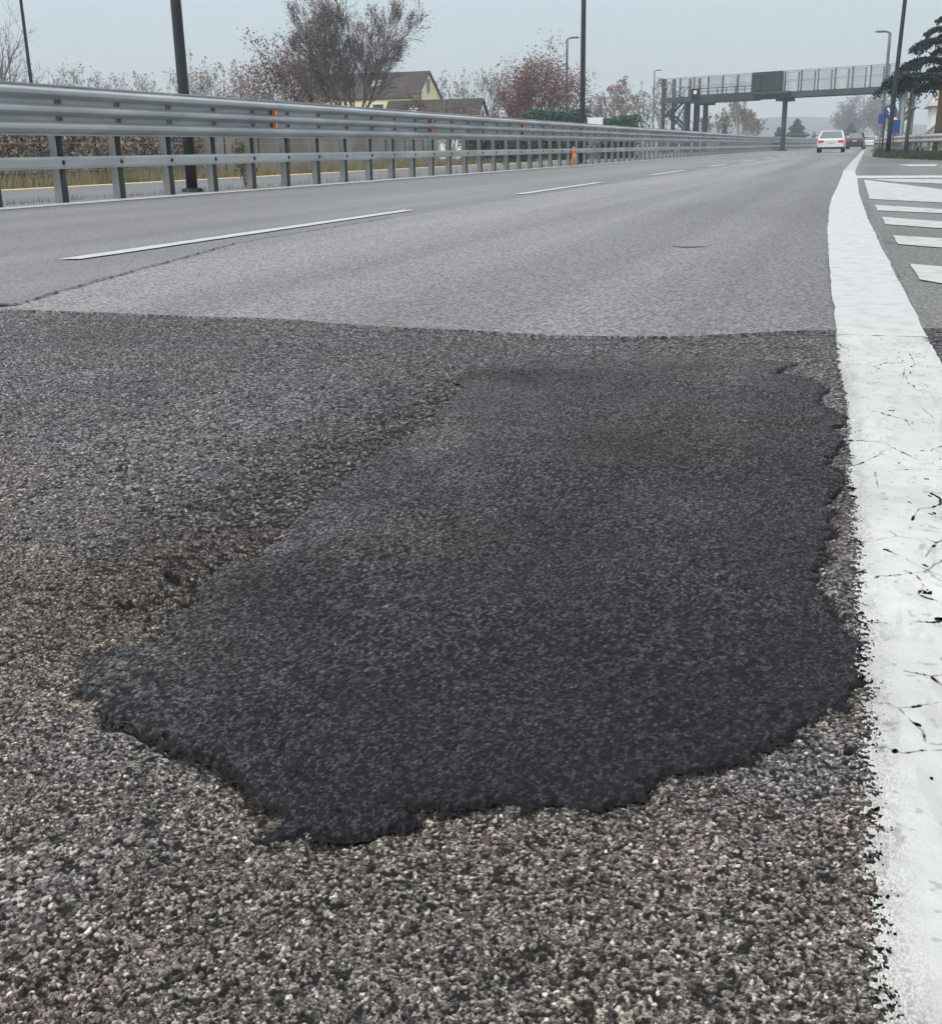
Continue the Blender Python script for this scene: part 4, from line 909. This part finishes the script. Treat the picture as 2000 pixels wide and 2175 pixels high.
for s in (-W2, W2):
    for k in ks:
        if q0 is None:
            q = MB(); q.box((0, 0, (zf-zt)/2), (.10, .10, zf-zt)); q.box((0, 0, .03), (.2, .2, .06)); q0 = q.build('fence_post', M['steel_mid'], br); q0.location = (k, s, zt+.001)
        else:
            c = q0.copy(); COL.objects.link(c); c.parent = br; c.location = (k, s, zt+.001)
q = MB()
for s in (-W2, W2):
    for x_ in np.arange(.2, Ld+2, .06): q.box((x_, s+.06, (zt+zf)/2), (.011, .006, zf-zt))
    for z_ in np.linspace(zt+.3, zf, 5): q.box((Ld/2+1, s+.075, z_), (Ld+2, .010, .012))
    q.box((Ld/2+1, s, zf+.02), (Ld+2, .05, .05))
    q.box((Ld/2+1, s-.06, zt+1.05), (Ld+2, .04, .05))
q.build('mesh_panel', M['wire'], br)
for px, rr in ((1497, .26), (1665, .24)):
    s = s_of(px); q = MB(); q.tube([(s, 0, -.1), (s, 0, zb-.02)], rr, 14); q.box((s, 0, zb-.16), (.7, 2.4, .30)); q.tube([(s, 0, -.1), (s, 0, .12)], rr*1.9, 14); q.build('column', M['steel_green'], br, False)
# sign seen from behind and its service gantry, on the camera side
s0, s1 = s_of(1612), s_of(1676); q = MB(); zs0, zs1 = top_h(1645, 194, 119), top_h(1645, 151, 119)
q.box(((s0+s1)/2, -W2-.45, (zs0+zs1)/2), (s1-s0, .12, zs1-zs0)); sg = q.build('sign_panel', M['sign_back'], br); sg['label'] = 'dark sign panel seen from behind'
q = MB()
for x_ in np.linspace(s0+.25, s1-.25, 5): q.box((x_, -W2-.545, (zs0+zs1)/2), (.07, .06, zs1-zs0-.1))
for z_ in (zs0+.25, zs1-.25): q.box(((s0+s1)/2, -W2-.60, z_), (s1-s0-.1, .04, .07))
q.box((s0+.3, -W2-.25, zs0+.3), (.1, .28, .1)); q.box((s1-.3, -W2-.25, zs0+.3), (.1, .28, .1)); q.box(((s0+s1)/2+.6, -W2-.35, zs0-.12), (3.6, .3, .22)); q.build('bracket', M['steel_green'], sg)
s0, s1 = s_of(1496), s_of(1628); g0, g1, g2_, g3 = (top_h(1560, v, 121) for v in (216, 211, 198, 185)); ga = MB()
ga.box(((s0+s1)/2, -W2-.75, (g0+g1)/2), (s1-s0, 1.2, g1-g0)); ga.box(((s0+s1)/2+.4, -W2-1.3, (g1+g2_)/2+.05), (s1-s0-.8, .05, (g2_-g1)*.8))
ga.box(((s0+s1)/2, -W2-1.3, g3), (s1-s0, .06, .07)); ga.box(((s0+s1)/2, -W2-1.3, (g3+g2_)/2), (s1-s0, .05, .05))
for x_ in np.linspace(s0, s1, 8): ga.box((x_, -W2-1.36, (g0+g3)/2), (.07, .05, g3-g0))
ga.box((s0, -W2-.7, (g0+g3)/2), (.25, 1.1, g3-g0)); ga.build('sign_gantry', M['sign_back'], br)
lampc = top_h(1507, 194, 121); ga = MB(); ga.tube([(s0+.5, -W2-1.42, lampc), (s0+.5, -W2-1.34, lampc)], .19, 14); ga.build('round_plate', M['white'], br)
# stairs at both ends
def stair_tower(name, x0, x1, yoff, mat_, lab=None):
    q = MB(); zt_ = zf
    for (x_, y_, top_) in ((x0, yoff-.9, zf+.05), (x0, yoff+.9, zf+.05), (x1, yoff-.9, zt), (x1, yoff+.9, zt)): q.box((x_, y_, top_/2), (.30, .30, top_))
    n = 3; hs = zt/n
    for k in range(n):
        xa, xb = (x0+.3, x1-.3) if k % 2 == 0 else (x1-.3, x0+.3); yy = yoff+(-.55 if k % 2 == 0 else .55); za, zb_ = k*hs, (k+1)*hs
        for sdy in (-.42, .42):
            q.tube([(xa, yy+sdy, za), (xb, yy+sdy, zb_)], .12, 4); q.tube([(xa, yy+sdy, za+1.05), (xb, yy+sdy, zb_+1.05)], .035, 5)
            for f in np.linspace(0, 1, 6): q.box((xa+(xb-xa)*f, yy+sdy, za+(zb_-za)*f+.52), (.04, .04, 1.05))
        for f in np.linspace(.03, .97, 11): q.box((xa+(xb-xa)*f, yy, za+(zb_-za)*f), (.28, .84, .05))
        q.box((xb, yoff, zb_-.05), (.8, 2., .1))
    q.tube([(x0, yoff-.9, .3), (x1, yoff-.9, zt*.9)], .09, 4); q.tube([(x1, yoff-.9, .3), (x0, yoff-.9, zt*.9)], .09, 4)
    return q.build(name, mat_, br)
stair_tower('stair_tower', s_of(1420), s_of(1468), -.2, M['steel_green'])
stair_tower('stair_tower', s_of(1922), s_of(1898), .4, M['steel_light'])
for px in (1455, 1475):
    s = s_of(px); q = MB(); q.box((s, .6, zf/2), (.2, .2, zf)); q.build('stair_post', M['steel_green'], br)

# ------------------------------------------------------------------ RIGHT BARRIER, verge and signs
RP = [(.55, 92.), (.95, 74.), (1.5, 62.), (2.3, 54.), (3.3, 49.), (4.6, 46.), (6.5, 44.), (10., 42.), (16., 40.)]
RPs = jag(RP, .8, 0., 1)
rr = thing('guardrail', (3.3, 49., 0.), 'short grey two-wave steel barrier curving away above the grass at the right', 'guardrail')
W_ = [(.0, .44), (.05, .47), (.08, .52), (.05, .57), (0, .605), (-.0, .615), (.05, .65), (.08, .70), (.05, .75), (.0, .78)]
V = []; Fc = []; n = len(W_)
for i, p in enumerate(RPs):
    a = np.array(RPs[max(i-1, 0)]); b = np.array(RPs[min(i+1, len(RPs)-1)]); d = nrm(b-a); nn = np.array([d[1], -d[0]]); nn = -nn if nn[1] > 0 else nn
    for (u, z) in W_: V.append((p[0]+nn[0]*u-3.3, p[1]+nn[1]*u-49., z+.10))
for i in range(len(RPs)-1):
    for j in range(n-1): Fc.append((i*n+j, (i+1)*n+j, (i+1)*n+j+1, i*n+j+1))
mb = MB(); mb.add(V, Fc); mb.build('beam', M['zinc'], rr, True)
q0 = None
for i, p in enumerate(RPs[::2]):
    if q0 is None:
        q = MB(); q.box((0, .10, .43), (.10, .012, .92)); q.box((-.05, .13, .43), (.008, .06, .92)); q.box((.05, .13, .43), (.008, .06, .92)); q0 = q.build('post', M['zinc_post'], rr); o = q0
    else: o = q0.copy(); COL.objects.link(o); o.parent = rr
    o.location = (p[0]-3.3, p[1]-49., 0)
edge_pts = [(-.1, 57.), g2(1823, 329), g2(1850, 333), g2(1880, 336), g2(2000, 341), (9., 34.), (30., 26.)]
vp = [(.2, 60.), g2(1823, 329), g2(1850, 333), g2(1880, 336), g2(2000, 341), (9., 34.), (30., 26.), (60., 26.), (60., 200.), (12., 240.), off((.6, 240.)), off((.6, 200.)), off((.5, 150.)), off((.45, 120.)), (.4, 90.)]
tag(sheet('verge', vp, .003, M['soil']), kind='structure')
vpoly = [(.5, 80.), (.6, 60.), g2(1850, 333), g2(1880, 336), g2(2000, 341), (9., 34.), (16., 32.), (18., 42.), (10., 46.), (5., 50.), (2.6, 58.), (1.6, 72.)]
def vfx(r, n):
    P = []
    while len(P) < n:
        c = np.stack([r.uniform(.3, 14, 4000), r.uniform(32, 84, 4000)], 1); c = c[inside(c[:, 0], c[:, 1], vpoly)]; P += [*c]
    P = np.array(P[:n]); return np.concatenate([P, np.full((n, 1), .003)], 1)
g_ = grass('verge_grass', 26000, vfx, .22, .03, M['grass_green'], 44); g_['label'] = 'tufts of dull green grass below the short right barrier'; g_['category'] = 'grass'

def sign_thing(px, Y, lab): return thing('road_sign', base_px(px, Y, 0.), lab, 'road sign')
Yg = 62.
t = sign_thing(1884, Yg, 'round blue sign with a white arrow on a pole by the right barrier'); z = top_h(1883, 237, Yg)
q = MB(); q.tube([(0, 0, 0), (0, 0, z+.35)], .045, 10); q.build('pole', M['pole'], t)
q = MB(); q.tube([(0, -.06, z), (0, -.09, z)], .33, 24); dsc = q.build('disc', M['blue'], t)
q = MB(); a45 = math.radians(-45)
arrow = [(-.05, .22), (.05, .22), (.05, -.04), (.14, -.04), (0, -.24), (-.14, -.04), (-.05, -.04)]
q.prism([(x_*math.cos(.6)-y_*math.sin(.6), z+x_*math.sin(.6)+y_*math.cos(.6)) for x_, y_ in arrow], .008, 'y', -.096); q.build('arrow', M['white'], dsc)
t = sign_thing(1874, Yg-1, 'small dark blue rectangular sign turned aside, left of the round blue sign'); z = top_h(1867, 252, Yg-1)
q = MB(); q.tube([(0, 0, 0), (0, 0, z+.2)], .04, 10); q.build('pole', M['pole'], t); q = MB(); q.box((-.18, -.05, z), (.22, .03, .46)); q.build('panel', M['blue'], t)
q = MB(); q.tube([(0, 0, 0.0), (0, 0, .10)], .06, 10); q.build('foot', M['red'], t)
t = sign_thing(1900, Yg+1, 'upright blue panel low on two legs right of the round blue sign'); z = top_h(1901, 268, Yg+1)
q = MB(); q.box((0, -.04, z), (.34, .03, .62)); q.build('panel', M['blue'], t)
for s in (-.12, .12): q = MB(); q.box((s, 0, z/2), (.04, .04, z+.3)); q.build('leg', M['pole_grey'], t)
t = sign_thing(1896, Yg+2, 'small round red and white sign half hidden behind the round blue sign'); z = top_h(1897, 254, Yg+2)
q = MB(); q.tube([(0, 0, 0), (0, 0, z+.25)], .035, 10); q.build('pole', M['pole_grey'], t); q = MB(); q.tube([(0, -.05, z), (0, -.07, z)], .17, 20); d_ = q.build('disc', M['red'], t); q = MB(); q.tube([(0, -.071, z), (0, -.078, z)], .115, 20); q.build('centre', M['white'], d_)

# ------------------------------------------------------------------ CARS
def car(name, loc, rz, L, W, Ht, paint, label, boxy=0., lights=True):
    t = thing(name, loc, label, 'car', rz=rz); hw = W/2
    def ring(y, hw_, z0, z1, tumble=.06, k=4):
        P = []; r_ = .10
        for (sx, z, tx) in ((1, z0, .05), (1, z0+.12, 0), (1, (z0+z1)/2, 0), (1, z1-.08, tumble*.6), (1, z1, tumble+.06)): P.append((sx*(hw_-tx), y, z))
        for (z, tx) in ((z1, tumble+.06), (z1-.08, tumble*.6), ((z0+z1)/2, 0), (z0+.12, 0), (z0, .05)): P.append((-(hw_-tx), y, z))
        return P
    belt = Ht*.64; r = -L/2; f = L/2
    q = MB(); q.loft([ring(r, hw*.88, .46, belt*.90), ring(r+.10, hw*.96, .40, belt*1.0), ring(r+.5, hw, .34, belt*1.02), ring(r+L*.3, hw, .26, belt), ring(r+L*.55, hw, .22, belt*.98), ring(r+L*.75, hw*.98, .24, belt*.93), ring(f-.25, hw*.93, .28, belt*.80), ring(f, hw*.78, .36, belt*.66)])
    body = q.build('body', paint, t, False)
    bev = body.modifiers.new('soft', 'BEVEL'); bev.width = .05; bev.segments = 2; bev.limit_method = 'ANGLE'; bev.angle_limit = math.radians(25)
    def cring(y, hw_, z): return [(hw_, y, z), (-hw_, y, z)]
    rb, rt, ft, fb = (r+.42*(1-boxy)+.08, r+1.15*(1-boxy)+.30*boxy, r+L*.58, r+L*.72)
    def gh(zf_, inset): return [(sx*(hw-inset-.20*zf_), y, belt*.985+(Ht-belt*.985)*zf_) for sx, y in ((1, rb+(rt-rb)*zf_), (1, fb+(ft-fb)*zf_), (-1, fb+(ft-fb)*zf_), (-1, rb+(rt-rb)*zf_))]
    q = MB(); q.loft([gh(0, .09), gh(.5, .09), gh(.93, .09)]); q.build('window', M['car_glass'], t)
    q = MB(); q.loft([gh(.90, .075), gh(1.0, .10)]); 
    for sx in (-1, 1):
        for (ya, yb) in ((rb, rt), (fb, ft), ((rb+fb)/2, (rb+fb)/2+.02)):
            q.tube([(sx*(hw-.085), ya, belt*.97), (sx*(hw-.085-.19), yb, Ht*.99)], .05, 6)
    rf = q.build('roof', paint, t)
    q = MB(); q.box((0, r-.02, .46), (W*.90, .14, .20)); q.build('bumper', M['plastic'] if boxy > .5 else paint, t)
    q = MB(); q.box((0, r+.08, .335), (W*.74, .16, .10)); q.build('diffuser', M['plastic'], t)
    zl = belt*.80
    for sx in (-1, 1):
        q = MB(); q.prism([(sx*hw*.92, zl+.08), (sx*hw*.50, zl+.06), (sx*hw*.52, zl-.06), (sx*hw*.90, zl-.10)], .10, 'y', r+.02); q.build('tail_light', M['tail'], t)
        q = MB(); q.loft([[(sx*(hw+.02), r+L*.66+a, belt+.04+b_) for a, b_ in ((-.05, 0), (.05, 0), (.05, .13), (-.05, .13))], [(sx*(hw+.20), r+L*.66+a*.7, belt+.05+b_) for a, b_ in ((-.05, 0), (.05, 0), (.05, .11), (-.05, .11))]]); q.build('mirror', paint, t)
    q = MB(); q.box((0, r-.045, zl-.03), (.52, .02, .12)); q.build('number_plate', M['plate'], t)
    w0 = None
    for sx in (-1, 1):
        for y_ in (r+L*.20, f-L*.19):
            if w0 is None:
                q = MB(); q.tube([(-.11, 0, 0), (-.09, 0, 0), (.09, 0, 0), (.11, 0, 0)], [.27, .33, .33, .27], 20); w0 = q.build('wheel', M['rubber'], t)
                q = MB(); q.tube([(.112, 0, 0), (.118, 0, 0)], .20, 14); q.tube([(-.118, 0, 0), (-.112, 0, 0)], .20, 14); rim0 = q.build('rim', M['rim'], w0); o = w0
            else:
                o = w0.copy(); COL.objects.link(o); o.parent = t; r2 = rim0.copy(); COL.objects.link(r2); r2.parent = o
            o.location = (sx*(hw-.13), y_, .33)
    return t
Yc = 85.; b = atY(1762.5, 318, Yc-2.3)
car('white_car', (b[0], Yc, ROADZ+.002), 0., 4.6, 1.80, 1.40, M['car_white'], 'white saloon driving away in the right lane, nearest of the cars')
b = atY(1816, 310, 136.); car('dark_car', (b[0], 138., ROADZ+.002), math.radians(-3), 4.6, 1.90, 1.72, M['car_dark'], 'dark tall car driving ahead of the white saloon', .75)
b = atY(1848, 308, 158.); car('white_car', (b[0], 160., ROADZ+.002), math.radians(-5), 4.5, 1.82, 1.46, M['car_white'], 'small white car farthest ahead at the end of the right barrier')
b = base_px(1968, 66.); car('silver_car', (b[0]+.8, 66., .0), math.radians(80), 4.3, 1.78, 1.45, M['car_grey'], 'silver car standing sideways behind the right barrier near the cedar')

# ------------------------------------------------------------------ hills and haze
n = 90; xs = np.linspace(-900, 700, n); hv = 1.+np.array([18*math.exp(-((x_+70)/110)**2)+9*math.exp(-((x_-160)/160)**2)+6*math.exp(-((x_+420)/260)**2) for x_ in xs])*1.15+3*fbm(xs, xs*0, .02, 3, 3)
V = []; Fc = []
for j, (yy, s) in enumerate(((900, 0.), (960, .55), (1040, .95), (1120, 1.), (1300, .0))):
    for x_, h_ in zip(xs, hv): V.append((x_, yy, -1+h_*s))
for j in range(4):
    for i in range(n-1): Fc.append((j*n+i, j*n+i+1, (j+1)*n+i+1, (j+1)*n+i))
mb = MB(); mb.add(V, Fc); tag(mb.build('hill', M['hill'], None, True), kind='structure')
hz = MB(); hz.box((-100, 650, 25.), (2200, 1500, 55.)); 
mh = bpy.data.materials.new('haze'); mh.use_nodes = True; t_ = mh.node_tree; t_.nodes.clear(); oo = t_.nodes.new('ShaderNodeOutputMaterial'); pv = t_.nodes.new('ShaderNodeVolumePrincipled')
pv.inputs['Color'].default_value = (.80, .865, .91, 1); pv.inputs['Density'].default_value = .0009; pv.inputs['Anisotropy'].default_value = .1; t_.links.new(pv.outputs[0], oo.inputs['Volume'])
hb = hz.build('haze', mh); tag(hb, kind='stuff'); hb['label'] = 'thin grey mist over the whole road'; hb['category'] = 'haze'
